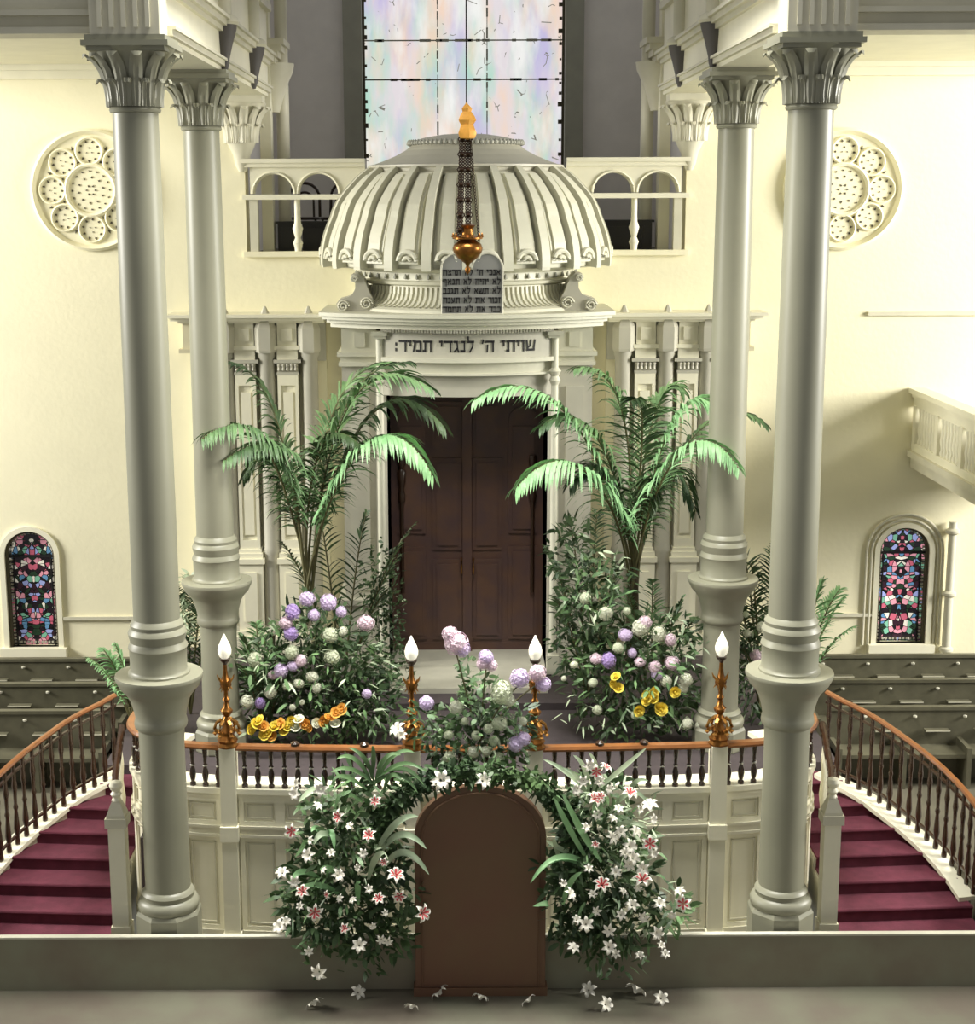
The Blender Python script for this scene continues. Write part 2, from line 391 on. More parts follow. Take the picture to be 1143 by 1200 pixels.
# ------------------------------------------------------------------ columns
def zf(v, u=190): return at(u, v, YF).z
def capital_mesh(z0, z1, r0):
    """bell with two tiers of leaves"""
    b = MB(); H = z1-z0
    def bell(t): return r0+.01+.17*t**2.2
    b.lathe([(bell(i/10), z0+H*i/10) for i in range(11)], seg=32)
    for tier, (t0, t1, n, off) in enumerate(((.02, .5, 12, 0), (.02, .92, 12, .5))):
        for k in range(n):
            a = 2*PI*(k+off)/n; vs = []; S = 6
            for i in range(S+1):
                q = i/S; t = t0+(t1-t0)*q; z = z0+H*t; rr = bell(t)+.018+.012*tier
                if q > .8: rr += .055*(q-.8)/.2; z -= .01
                w = ((.105 if tier == 0 else .10)*(1+.25*tier*q)*(1-.45*max(0, q-.6)/.4)*bell(t)/bell(0)*(.75 if q==0 else 1))
                for e, dr in ((-1, -.012), (-.35, .014), (0, .004), (.35, .014), (1, -.012)):
                    aa = a+e*w/2/rr; vs.append(((rr+dr)*math.cos(aa), (rr+dr)*math.sin(aa), z))
            i0 = len(vs)
            tipz = z0+H*t1-.05; rr = bell(t1)+.10
            for e in (-.6, -.3, 0, .3, .6):
                aa = a+e*.045/rr; vs.append((rr*math.cos(aa), rr*math.sin(aa), tipz))
            fs = [(i*5+j, i*5+j+1, i*5+j+6, i*5+j+5) for i in range(S+1) for j in range(4)]
            b.add(vs, fs)
    return b
def offset(mb, x, y):
    mb.v = [(a+x, c+y, z) for a, c, z in mb.v]; return mb
def column(x, y, zb, label):
    t = thing('column', label, 'column', (x, y, zb if zb else FZ), 'tall grey painted columns')
    zfl = zf(797); r = .232
    p = MB().lathe([(.335, 0 if zb else FZ), (.345, .02 if zb else FZ+.02), (.345, .26), (.325, .30)], (x, y, zb), 8, PI/8, PI/8+2*PI); p.build('plinth', 'column', t)
    prof = [(.30,.30),(.315,.33),(.32,.37),(.30,.41),(.265,.43),(.262,.46),(.275,.48),(.262,.50),(.235,.53)]
    MB().lathe(prof, (x, y, zb), 40).build('base_moulding', 'column', t, smooth=50)
    MB().lathe([(.235, zb+.52), (.228, zf(870)), (.235, zf(852))], (x, y, 0), 40).build('lower_shaft', 'column', t, smooth=True)
    z = zf
    prof = [(.235,z(853)),(.262,z(850)),(.27,z(846)),(.262,z(841)),(.255,z(839)),(.27,z(830)),(.30,z(818)),(.33,z(812)),(.36,z(808)),(.40,z(803)),(.44,z(797)+.03),(.445,z(797)+.05),(.44,z(797)+.075),(.30,z(797)+.08),(.0,z(797)+.08)]
    MB().lathe(prof, (x, y, 0), 48).build('flange', 'column', t, smooth=35)
    zt = zfl+.07
    prof = [(.0,zt),(.31,zt),(.31,zt+.03),(.292,zt+.045),(.285,zt+.06),(.288,z(760)),(.30,z(757)),(.292,z(754)),(.275,z(750)),(.285,z(745)),(.295,z(740)),(.28,z(736)),(.265,z(734)),(.27,z(730)),(.255,z(727)),(.233,z(724))]
    MB().lathe(prof, (x, y, 0), 48).build('drum', 'column', t, smooth=35)
    MB().lathe([(.233,z(725)),(.232,z(600)),(.226,z(400)),(.218,z(200)),(.214,z(131))], (x, y, 0), 48).build('shaft', 'column', t, smooth=True)
    MB().lathe([(.214,z(133)),(.235,z(132)),(.245,z(129)),(.235,z(126)),(.22,z(125))], (x, y, 0), 40).build('neck_ring', 'column', t, smooth=True)
    offset(capital_mesh(z(127), 8.94, .215), x, y).build('capital', 'column', t, smooth=50)
    b = MB(); b.box(x-.36, x+.36, y-.36, y+.36, 8.90, 8.94); b.box(x-.40, x+.40, y-.40, y+.40, 8.94, 8.99); b.box(x-.37, x+.37, y-.37, y+.37, 8.99, CT)
    b.build('abacus', 'column', t)
    return t
column(-3.2, YF, 0, 'tall grey column in front on the left, before the curved rail')
column(3.2, YF, 0, 'tall grey column in front on the right, before the curved rail')
column(-3.2, YM, PZ, 'tall grey column behind the rail on the left, beside the left palm')
column(3.2, YM, PZ, 'tall grey column behind the rail on the right, beside the right palm')
# half capitals on the back wall
for s, side in ((-1, 'left'), (1, 'right')):
    x = s*3.33
    t = thing('wall_capital', 'leafy half capital on a corbel at the %s end of the back wall arcade' % side, 'capital', (x, YW-.1, 8.2))
    b = MB(); b.lathe([(.05,7.95),(.1,8.05),(.13,8.2),(.20,8.34),(.215,8.38)], (x, YW-.02, 0), 24); b.build('corbel', 'trim', t, smooth=True)
    offset(capital_mesh(8.36, 8.94, .205), x, YW-.05).build('capital', 'trim', t, smooth=50)
    b = MB(); b.box(x-.36, x+.36, YW-.40, YW, 8.94, CT); b.build('abacus', 'trim', t)

# ------------------------------------------------------------------ nave beams and cross beams
for i, (s, side) in enumerate(((-1, 'left'), (1, 'right'))):
    b = MB(); X0, X1 = 2.92, 3.48
    b.box(*sorted((s*X0, s*X1)), YF-.3, YW, CT, 12.)
    struct('trim_%d' % (6+i), b, 'white')
    b = MB()
    for (za, zb_, d) in ((CT+.05, CT+.11, .05), (CT+.11, CT+.14, .08), (CT+.44, CT+.50, .05), (CT+.50, CT+.57, .10), (CT+.57, CT+.61, .14), (CT+1.2, CT+1.3, .08)):
        b.box(*sorted((s*(X0-d), s*X0)), YF+.3, YW, za, zb_)
    struct('trim_%d' % (8+i), b, 'trim')
    # cross beam to the side wall
    b = MB(); b.box(*sorted((s*3.48, s*9.2)), YF-.18, YF+.22, 9.06, 12.)
    b.box(*sorted((s*3.48, s*9.2)), YF-.24, YF-.18, 9.06, 9.12); b.box(*sorted((s*3.48, s*9.2)), YF-.27, YF-.18, 9.22, 9.27)
    struct('trim_%d' % (10+i), b, 'trim')
    # pier block with flutes over front capital
    b = MB(); b.box(*sorted((s*2.88, s*3.52)), YF-.36, YF-.3, CT, 12.)
    for k in range(5): b.box(*sorted((s*(2.96+.11*k), s*(3.0+.11*k))), YF-.39, YF-.36, CT+.06, 12)
    struct('trim_%d' % (12+i), b, 'trim')
    for y, wh, r in ((YM-.1, 'above the rear column', 1.), (22.1, 'nearest the window alcove', .9)):
        t = thing('pendant_bracket', 'dark tapering pendant bracket on the %s upper wall, %s' % (side, wh), 'bracket', (s*2.9, y, CT), 'pendant brackets on the upper walls')
        bb = MB(); c = (s*2.88, y, 0)
        bb.lathe([(.02,CT-.02),(.05,CT+.06),(.06,CT+.14),(.10,CT+.30),(.15,CT+.46),(.16,CT+.52)], c, 16); bb.build('pendant', 'bracket', t, smooth=True)
        bb = MB(); bb.lathe([(.17,CT+.52),(.19,CT+.55),(.17,CT+.60),(.11,CT+.64)], c, 16); bb.build('collar', 'trim', t, smooth=True)
        bb = MB(); bb.lathe([(.10,CT+.62),(.10,11.9)], c, 16); bb.build('shaft', 'trim', t, smooth=True)

# ------------------------------------------------------------------ rose windows
def rose(n, cx, cz):
    o = MB().lathe([(.90,-.0),(.90,-.05),(.86,-.09),(.82,-.05),(.80,0)], seg=64)
    def up(mb):   # lathe z axis -> -y
        mb.v = [(cx+x, YW+z, cz+y) for x, y, z in mb.v]; return mb
    w = struct('window_%d' % n, up(o), 'wall', smooth=True)
    d = MB(); N = 48
    d.lathe([(0, -.015), (.81, -.015), (.81, 0)], seg=48); up(d).build('tracery_plate', 'wall', w)
    t = MB()
    t.lathe([(.40,0),(.40,-.05),(.37,-.07),(.34,-.05),(.34,0)], seg=48)
    for k in range(8):
        a = k*PI/4; x, y = .57*math.cos(a), .57*math.sin(a)
        t.lathe([(.215,0),(.215,-.04),(.195,-.06),(.175,-.04),(.175,0)], (x, y, 0), 24)
    up(t).build('tracery', 'wall', w, smooth=True)
    g = MB(); random.seed(n)
    def tri(x, y, a, l, ww):
        ca, sa = math.cos(a), math.sin(a)
        P = [(x+ca*l, y+sa*l), (x-sa*ww, y+ca*ww), (x-ca*l*.3, y-sa*l*.3), (x+sa*ww, y-ca*ww)]
        vs = [(px, py, -.018) for px, py in P]+[(px, py, -.026) for px, py in P]
        g.add(vs, [(0,1,2,3),(7,6,5,4),(0,4,5,1),(1,5,6,2),(2,6,7,3),(3,7,4,0)])
    for k in range(8):
        a = k*PI/4; x, y = .57*math.cos(a), .57*math.sin(a)
        for j in range(9):
            b2 = a+j*2*PI/9+.3; tri(x+.135*math.cos(b2), y+.135*math.sin(b2), b2, .034, .018)
        for j in range(3): 
            b2 = a+j*2.1; tri(x+.04*math.cos(b2), y+.04*math.sin(b2), b2, .02, .009)
        a += PI/8; tri(.44*math.cos(a), .44*math.sin(a), a+PI/2, .06, .016)
        tri(.64*math.cos(a), .64*math.sin(a), a, .05, .02)
    for j in range(16):
        a = j*PI/8; tri(.28*math.cos(a), .28*math.sin(a), a+1.2, .03, .013)
    for j in range(10):
        a = j*PI/5+.2; tri(.18*math.cos(a), .18*math.sin(a), a, .03, .016)
    for j in range(6):
        a = j*PI/3; tri(.06*math.cos(a), .06*math.sin(a), a, .03, .014)
    up(g).build('tracery_gap', 'soot', w)
c = at(107, 223, YW); rose(2, c.x, c.z)
c = at(988, 222, YW); rose(3, c.x, c.z)

# ------------------------------------------------------------------ arched stained glass windows
def arched_window(n, wc, glass, gm):
    zb, zs, w = .62, 2.1, .40
    def ring(ro, ri, ya, yb, zbot):
        b = MB(); po = [(wc+ro, zbot)]+arcpts(wc, zs, ro, 0, PI, 24)+[(wc-ro, zbot)]; pi_ = [(wc+ri, zbot)]+arcpts(wc, zs, ri, 0, PI, 24)+[(wc-ri, zbot)]
        for i in range(len(po)-1):
            q = [po[i], po[i+1], pi_[i+1], pi_[i]]
            b.prism(q, ya, yb)
        return b
    fr_ = ring(w+.07, w-.01, YW-.05, YW, zb); W = struct('window_%d' % n, fr_, 'white')
    ring(w+.01, w-.045, YW+.02, YW+.12, zb).build('window_frame', 'soot', W)
    poly = [(wc-w, zb), (wc+w, zb)]+arcpts(wc, zs, w, 0, PI, 24)
    g = MB(); g.prism(poly, YW+.14, YW+.16)
    g.v = [(x-wc, y, z) for x, y, z in g.v]; go = g.build('window_glass', gm, W); go.location.x += wc
    # beaded border and crossbar
    b = MB(); z = zb+.04
    while z < zs:
        for s in (-1, 1): b.box(wc+s*.335-.018, wc+s*.335+.018, YW+.11, YW+.135, z, z+.03)
        z += .055
    x = wc-.31
    while x < wc+.31: b.box(x, x+.03, YW+.11, YW+.135, zb+.03, zb+.06); x += .055
    for k in range(20):
        a = PI*k/19; b.box(wc+.335*math.cos(a)-.016, wc+.335*math.cos(a)+.016, YW+.11, YW+.135, zs+.335*math.sin(a)-.014, zs+.335*math.sin(a)+.014)
    b.build('beaded_border', 'edge', W)
    b = MB().box(wc-w, wc+w, YW+.09, YW+.13, 2.05, 2.085)
    b.box(wc-.305, wc-.285, YW+.1, YW+.13, zb, zs); b.box(wc+.285, wc+.305, YW+.1, YW+.13, zb, zs)
    b.build('glazing_bar', 'ink', W)
    MB().box(wc-w-.12, wc+w+.12, YW-.14, YW+.1, zb-.17, zb).build('window_sill', 'white', W)
arched_window(4, -6.84, None, 'glass_l'); arched_window(5, 6.85, None, 'glass_r')
# outer arch mouldings of the right window and dark pier under the gallery
b = MB()
for r in (.52, .60): b.tube([(6.85+r, YW-.03, .6)]+[(x, YW-.03, z) for x, z in arcpts(6.85, 2.1, r, 0, PI, 24)]+[(6.85-r, YW-.03, .6)], .022, 8)
struct('trim_14', b, 'trim', smooth=True)
t = thing('wall_colonnette', 'pale slim colonnette with ringed shaft beside the right stained glass window', 'column', (7.55, YW-.12, .5))
MB().lathe([(.07,.5),(.06,2.3),(.06,2.6)], (7.55, YW-.12, 0), 16).build('shaft', 'trim', t, smooth=True)
for z in (.55, 1.45, 2.45): MB().lathe([(.07,z-.05),(.11,z-.02),(.11,z+.02),(.07,z+.05)], (7.55, YW-.12, 0), 16).build('ring', 'trim', t, smooth=True)

# ------------------------------------------------------------------ side gallery at right
t = thing('side_gallery', 'white side gallery with a balustraded front jutting in at the right edge', 'gallery', (6.9, 20, 3.4))
gx = 6.86; ga, gb = 15.9, YW-.02
MB().box(gx-.08, gx+.16, ga, gb, 4.60, 4.68).box(gx-.03, gx+.12, ga, gb, 4.54, 4.60).build('top_rail', 'white', t)
MB().box(gx, gx+.10, ga, gb, 3.72, 3.84).box(gx+.0, gx+.1, ga, gb, 4.4, 4.54).build('front_board', 'white', t)
MB().box(gx-.06, gx+.3, ga, gb, 3.62, 3.72).box(gx, gx+1.9, ga, gb, 3.45, 3.62).box(gx+.2, gx+1.9, ga, gb, 3.38, 3.45).build('gallery_floor', 'trim', t)
MB().box(gx+.5, gx+.56, ga, gb, 3.6, 4.4).build('inner_panel', 'trim', t)
k = 0; y = gb-.15
proto = None
while y > 17 and k < 48:
    if k % 8 == 0:
        MB().box(gx-.02, gx+.12, y-.07, y+.07, 3.84, 4.42).build('post', 'white', t)
    elif proto is None:
        proto = MB().lathe([(.035,0),(.045,.04),(.03,.1),(.05,.22),(.035,.36),(.03,.46),(.045,.52),(.035,.56)], (gx+.05, y, 3.84), 10).build('baluster', 'white', t, smooth=True); py = y
    else:
        copy_tree(proto, loc=(0, y-py, 0))
    y -= .14; k += 1
for y in (23.0,):
    b = MB(); b.prism([(gx+.1, 3.4), (gx+1.6, 3.4), (gx+1.6, 2.3), (gx+1.2, 2.9)], y, y+.25); b.build('bracket', 'trim', t)
# ------------------------------------------------------------------ chancel platform
b = MB(); b.box(-4.6, 4.6, 18.8, YW, 0, PZ); b.box(-3.7, 3.7, 16.5, 18.8, 0, PZ)
struct('platform', b, 'platform')
# ark steps
b = MB(); b.box(-1.75, 1.75, 20.9, 22.18, PZ, .70)
b2 = MB(); b2.box(-1.12, 1.12, 21.35, 22.42, .70, .775)
t = thing('marble_step', 'pale doorstep with an olive riser before the dark ark doors', 'step', (0, 21.6, PZ))
b.build('riser', 'platform', t); b2.build('tread', 'edge', t)

# ------------------------------------------------------------------ side screens of the ark
def screen(s, side):
    t = thing('side_screen', 'cream panelled screen of pilasters on the %s of the ark' % side, 'screen', (s*3.2, 23.8, PZ))
    yb = YW-.0; yf = 23.72
    X = lambda a, c: sorted((s*a, s*c))
    xi, xo = 2.12, 4.02
    MB().box(*X(xi, xo), 23.92, YW, PZ, 5.86).build('back_panel', 'wall', t)
    # cornice and entablature
    b = MB(); zt = 5.88
    b.box(*X(xi, 4.46), 23.42, YW, zt-.05, zt); b.box(*X(xi, 4.40), 23.50, YW, zt-.10, zt-.05); b.box(*X(xi, 4.30), 23.6, YW, zt-.14, zt-.10)
    b.build('cornice', 'white', t)
    MB().box(*X(4.06, 4.24), 23.64, YW, 5.36, zt-.14).box(*X(4.02, 4.30), 23.6, YW, 5.30, 5.36).build('end_block', 'dado', t)
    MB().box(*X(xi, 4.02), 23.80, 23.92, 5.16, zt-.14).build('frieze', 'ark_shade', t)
    for i, c in enumerate((2.69, 3.33, 3.88)):
        w = .155
        p = MB(); p.box(*X(c-w, c+w), yf, 23.92, 2.28, 4.96)
        # raised stiles round a sunk panel
        p.box(*X(c-w, c-w+.05), yf-.035, yf, 2.28, 4.96); p.box(*X(c+w-.05, c+w), yf-.035, yf, 2.28, 4.96)
        p.box(*X(c-w+.05, c+w-.05), yf-.035, yf, 2.28, 2.42); p.box(*X(c-w+.05, c+w-.05), yf-.035, yf, 4.80, 4.96)
        p.box(*X(c-w+.08, c+w-.08), yf-.03, yf, 2.50, 4.70)
        p = p.build('pilaster', 'white', t)
        q = MB(); q.box(*X(c-w-.01, c+w+.01), yf-.04, 23.92, 4.96, 5.0); q.box(*X(c-w-.0, c+w), yf-.02, 23.92, 5.0, 5.14)
        for j in range(5):
            xx = s*(c-w+.03+.0625*j); q.lathe([(.0,0),(.03,.02),(.022,.06),(.034,.10),(.02,.12)], (xx, yf-.03, 5.01), 8)
        q.box(*X(c-w-.05, c+w+.05), yf-.07, 23.92, 5.14, 5.19); q.build('capital', 'ark_shade', p)
        q = MB(); q.box(*X(c-w, c+w), yf-.04, 23.92, 5.19, 5.34).box(*X(c-w-.03, c+w+.03), yf-.08, 23.92, 5.34, 5.40).box(*X(c-w+.01, c+w-.01), yf-.04, 23.92, 5.40, zt-.14)
        q.box(*X(c-.08, c+.08), yf-.065, yf-.04, 5.47, 5.66); q.build('frieze_block', 'white', p)
        q = MB(); q.box(*X(c-w-.02, c+w+.02), yf-.06, 23.92, 2.22, 2.28).box(*X(c-w-.04, c+w+.04), yf-.09, 23.92, 2.14, 2.22).box(*X(c-w-.07, c+w+.07), yf-.13, 23.92, 2.06, 2.14)
        q.build('base', 'white', p)
        q = MB(); q.box(*X(c-w-.04, c+w+.04), yf-.10, 23.92, 1.0, 2.06); q.box(*X(c-.10, c+.10), yf-.125, yf-.10, 1.15, 1.92)
        q.box(*X(c-w-.09, c+w+.09), yf-.16, 23.92, .93, 1.0).box(*X(c-w-.12, c+w+.12), yf-.2, 23.92, PZ, .93); q.build('pedestal', 'white', p)
    for c in (2.36, 3.01, 3.62):
        q = MB().lathe([(.13, 1.0), (.13, 2.2), (.145, 2.24), (.125, 2.3), (.12, 5.2), (.14, 5.24), (.14, 5.3)], (s*c, yf+.06, 0), 24)
        q = q.build('round_shaft', 'ark_shade', t, smooth=50)
        MB().lathe([(.16, 5.30), (.17, 5.34), (.17, 5.66), (.02, 5.98), (0, 5.99)], (s*c, yf-.02, 0), 6).build('pointed_cap', 'ark_shade', q)
        MB().lathe([(.18, .93), (.18, 1.0), (.15, 1.06)], (s*c, yf+.06, 0), 24).build('foot', 'ark_shade', q)
for s, side in ((-1, 'left'), (1, 'right')): screen(s, side)

# ------------------------------------------------------------------ the ark
ark = thing('torah_ark', 'domed cream ark with fluted half dome over dark double doors', 'ark', (0, 23, .7))
def arc_y(x, hw, yc, sag): return yc+sag*(x/hw)**2 if hw else yc       # convex front: centre at yc, ends at yc+sag
def front_poly(hw, yc, sag, yback, n=28):
    return [(-hw+2*hw*i/n, arc_y(-hw+2*hw*i/n, hw, yc, sag)) for i in range(n+1)]+[(hw, yback), (-hw, yback)]
# cornice
b = MB()
for hw, d, z0, z1 in ((2.10, 0, 5.93, 5.98), (2.06, .05, 5.88, 5.93), (2.0, .12, 5.83, 5.88), (1.95, .2, 5.76, 5.83)):
    b.plan(front_poly(hw, 21.72+d, .72, YW), z0, z1)
b.build('cornice', 'ark_paint', ark)
b = MB()                                       # bead row under the cornice
for i in range(60):
    x = -1.2+2.4*i/59; b.box(x-.011, x+.011, arc_y(x, 1.95, 21.92, .72)-.03, arc_y(x, 1.95, 21.92, .72)+.03, 5.72, 5.76)
b.build('bead_row', 'ark_shade', ark)
# frieze with lettering, soffit band, lintel
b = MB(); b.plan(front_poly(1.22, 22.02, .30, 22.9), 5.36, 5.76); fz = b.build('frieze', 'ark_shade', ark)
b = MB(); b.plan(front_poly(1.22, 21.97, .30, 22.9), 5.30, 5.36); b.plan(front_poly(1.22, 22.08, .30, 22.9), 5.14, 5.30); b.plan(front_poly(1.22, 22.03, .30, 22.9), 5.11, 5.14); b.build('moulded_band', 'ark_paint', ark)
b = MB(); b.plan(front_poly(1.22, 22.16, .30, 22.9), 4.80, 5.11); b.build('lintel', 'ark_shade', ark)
GLYPH = {   # block Hebrew letters as strokes in a unit-high box: width, polylines
 'ש': (.92, [(.06,.95,.16,.1),(.1,.09,.78,.09),(.86,.95,.74,.1),(.46,.95,.42,.45),(.42,.45,.14,.28)]),
 'ו': (.32, [(.02,.9,.25,.9),(.22,.97,.22,0)]), 'י': (.32, [(.02,.9,.25,.9),(.22,.97,.2,.5)]),
 'ת': (.86, [(.05,.9,.8,.9),(.75,.9,.75,0),(.22,.9,.2,.1),(.02,.07,.24,.07)]),
 'ה': (.8, [(.02,.9,.76,.9),(.7,.9,.7,0),(.16,.6,.12,0)]), '׳': (.26, [(.16,1.05,.06,.75)]),
 'ל': (.68, [(.1,1.35,.12,.9),(.08,.9,.62,.9),(.6,.92,.52,.45),(.52,.45,.26,0)]),
 'נ': (.48, [(.1,.9,.38,.9),(.36,.95,.36,.08),(.02,.08,.4,.08)]),
 'ג': (.56, [(.1,.9,.38,.9),(.35,.95,.4,.35),(.4,.35,.08,.02),(.38,.35,.5,0)]),
 'ד': (.74, [(.02,.9,.74,.9),(.6,.92,.6,0)]),
 'מ': (.84, [(.04,.97,.2,.72),(.2,.85,.06,0),(.2,.88,.66,.88),(.7,.9,.74,.08),(.36,.07,.78,.07)]),
 ':': (.28, [(.1,.72,.1,.52),(.1,.22,.1,.02)]),
 'א': (.8, [(.1,.95,.7,.05),(.68,.97,.62,.6),(.62,.6,.45,.45),(.12,0,.15,.4),(.15,.4,.3,.65)]),
 'כ': (.62, [(.05,.9,.5,.9),(.53,.88,.53,.1),(.03,.08,.5,.08)]), 'ב': (.7, [(.05,.9,.55,.9),(.52,.9,.52,.1),(.0,.08,.7,.08)]),
 'ר': (.64, [(.02,.9,.58,.9),(.57,.9,.6,0)]), 'צ': (.68, [(.1,.95,.6,.1),(.6,.95,.55,.65),(.55,.65,.36,.5),(.05,.08,.64,.08)]),
 'ח': (.8, [(.02,.9,.76,.9),(.7,.9,.7,0),(.12,.9,.12,0)]), 'ף': (.74, [(.05,.9,.6,.9),(.62,.92,.62,-.3),(.1,.9,.1,.5),(.1,.5,.32,.5)]),
 'ז': (.42, [(.05,.9,.38,.9),(.2,.9,.22,0)]), 'ע': (.74, [(.1,.95,.35,.3),(.65,.95,.55,.2),(.55,.2,.05,.0)]), ' ': (.45, [])}
def place_text(txt, width, height, cx, cz, yfun, name, parent, m='ink', th=.17):
    tot = sum(GLYPH[c][0]+.14 for c in txt); k = width/tot; x = cx+width/2; z0 = cz-height/2; out = MB()
    for c in txt:                                    # written right to left
        w, st = GLYPH[c]; x -= (w+.14)*k
        for a, b_, c_, d in st:
            hor = abs(d-b_) < .12; t = th*(1.15 if hor else .85)
            l = math.hypot(c_-a, d-b_); ux, uy = (c_-a)/l, (d-b_)/l; a0, b0, c0, d0 = a-ux*t*.3, b_-uy*t*.3, c_+ux*t*.3, d+uy*t*.3
            px_, py_ = -uy*t/2, ux*t/2
            P = [(a0+px_, b0+py_), (a0-px_, b0-py_), (c0-px_, d0-py_), (c0+px_, d0+py_)]
            W = [(x+p*k, z0+q*height) for p, q in P]
            out.add([(X_, yfun(X_)-.006, Z_) for X_, Z_ in W]+[(X_, yfun(X_)+.004, Z_) for X_, Z_ in W], [(0,1,2,3),(7,6,5,4),(0,4,5,1),(1,5,6,2),(2,6,7,3),(3,7,4,0)])
    return out.build(name, m, parent)
place_text('שויתי ה\u05f3 לנגדי תמיד:', 2.0, .155, -.02, 5.53, lambda x: arc_y(x, 1.22, 22.02, .30)-.004, 'inscription', fz)
# flanking pilasters and colonnettes
for s in (-1, 1):
    X = lambda a, c: sorted((s*a, s*c))
    p = MB().box(*X(1.30, 1.80), 22.62, YW, PZ, 5.20); p.box(*X(1.42, 1.68), 22.59, 22.62, 1.9, 4.9)
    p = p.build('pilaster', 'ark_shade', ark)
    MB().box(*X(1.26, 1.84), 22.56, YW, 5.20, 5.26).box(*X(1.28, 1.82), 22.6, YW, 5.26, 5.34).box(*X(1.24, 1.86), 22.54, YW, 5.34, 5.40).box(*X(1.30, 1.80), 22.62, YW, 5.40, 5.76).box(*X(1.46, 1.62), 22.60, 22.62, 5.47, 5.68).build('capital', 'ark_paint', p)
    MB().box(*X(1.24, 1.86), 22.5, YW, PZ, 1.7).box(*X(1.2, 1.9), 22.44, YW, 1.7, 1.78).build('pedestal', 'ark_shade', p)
    for k in range(6):
        pass
    q = MB().lathe([(.055, .95), (.05, 5.0), (.05, 5.64)], (s*1.24, 22.32, 0), 16); q.build('colonnette', 'ark_paint', ark, smooth=True)
    q = MB(); q.box(*X(1.15, 1.33), 22.24, 22.42, 5.62, 5.66); q.box(*X(1.13, 1.35), 22.22, 22.44, 5.66, 5.72); q.build('colonnette_cap', 'ark_paint', ark)
    MB().lathe([(.05,4.95),(.08,5.02),(.055,5.08),(.09,5.15),(.05,5.2)], (s*1.24, 22.32, 0), 16).build('colonnette_capital', 'ark_paint', ark, smooth=30)
    MB().box(*X(1.15, 1.33), 22.24, 22.42, .7, .98).build('colonnette_base', 'ark_paint', ark)
    q = MB().box(*X(1.16, 1.32), 22.5, 23.6, .7, 4.9); q.build('jamb', 'ark_shade', ark)
    # scroll console
    sc = MB(); c = lambda u, v: (at(u, v, 22.75).x, at(u, v, 22.75).z)
    pts = [(413,321),(420,320),(426,325),(430,333),(433,341),(438,350),(438,359),(432,365),(422,365),(414,366),(404,367),(397,362),(395,355),(399,350),(407,348),(413,345),(417,338),(417,331),(412,329)]
    poly = []
    for u, v in pts:
        x, z = c(u, v); poly.append((x if s < 0 else -x, z))
    sc.prism(poly, 22.62, 23.1); sc.build('scroll_console', 'ark_shade', ark)
    sc = MB()
    for (u, v, rr) in ((403, 358, .085), (430, 355, .09), (416, 326, .05)):
        x, z = c(u, v); x = x if s < 0 else -x
        sp = [(x+rr*(1-.75*k/26)*math.cos(k*.45), 22.60, z+rr*(1-.75*k/26)*math.sin(k*.45)) for k in range(27)]
        MB().tube(sp, .016, 6).build('volute', 'ark_paint', ark, smooth=True)
# niche and doors
MB().box(-1.14, 1.14, 22.42, 23.3, PZ, .775).build('threshold', 'edge', ark)
MB().box(-1.32, 1.32, 23.62, 23.7, .7, 4.95).box(-1.32, -1.16, 22.6, 23.62, .7, 4.9).box(1.16, 1.32, 22.6, 23.62, .7, 4.9).build('niche', 'mahogany', ark)
for s in (-1, 1):
    X = lambda a, c: sorted((s*a, s*c))
    d = MB().box(*X(.015, 1.14), 23.3, 23.38, .74, 4.78)
    for (a, c, z0, z1) in ((.08, .52, 3.9, 4.6), (.08, .52, 2.35, 3.75), (.08, .52, .95, 2.2), (.62, 1.06, 2.6, 4.3), (.62, 1.06, .95, 2.4)):
        d.box(*X(a, c), 23.27, 23.3, z0, z1); d.box(*X(a+.06, c-.06), 23.245, 23.27, z0+.07, z1-.07)
    if True:
        d.prism([(s*x, z) for x, z in arcpts(.84, 4.3, .22, 0, PI, 12)], 23.27, 23.3)
    d = d.build('door', 'mahogany', ark)
    x0, x1 = X(.1, .16)
    MB().tube([(s*.09, 23.25, 2.22), (s*.09, 23.19, 2.2), (s*.09, 23.18, 2.1), (s*.09, 23.19, 2.0), (s*.09, 23.25, 1.98)], .014, 8).build('handle', 'brass', d, smooth=True)
    q = MB().lathe([(.05,0),(.06,.1),(.035,.2),(.06,.3),(.07,.45),(.04,.5),(.065,.6),(.05,.7)], (s*.98, 23.2, 3.1), 16); q.lathe([(.03, 0), (.03, 1.4)], (s*.98, 23.2, 1.7), 12)
    q.build('turned_post', 'darkwood', d, smooth=True)
MB().box(-.07, .07, 23.22, 23.3, .74, 4.78).build('door_mullion', 'mahogany', ark)
# drum under the dome
def sup(th, rx, ry): return (rx*math.sin(th), YW-ry*math.cos(th))
def band(b, rx0, ry0, z0, rx1, ry1, z1, n=64, th=PI/2):
    vs = []
    for i in range(n+1):
        a = -th+2*th*i/n; x, y = sup(a, rx0, ry0); vs.append((x, y, z0)); x, y = sup(a, rx1, ry1); vs.append((x, y, z1))
    b.add(vs, [(2*i, 2*i+2, 2*i+3, 2*i+1) for i in range(n)])
b = MB()
prof = [(1.95,2.12,5.98),(1.93,2.10,6.02),(1.86,2.03,6.05),(1.74,1.93,6.09),(1.66,1.86,6.18),(1.62,1.82,6.30),(1.62,1.82,6.34),(1.70,1.88,6.36),(1.72,1.90,6.40),(1.64,1.84,6.42),(1.63,1.83,6.52),(1.78,1.92,6.55),(2.0,2.03,6.57),(2.08,2.08,6.59)]
for p, q in zip(prof, prof[1:]): band(b, *p, *q)
b.build('drum', 'ark_paint', ark, smooth=30)
b = MB()
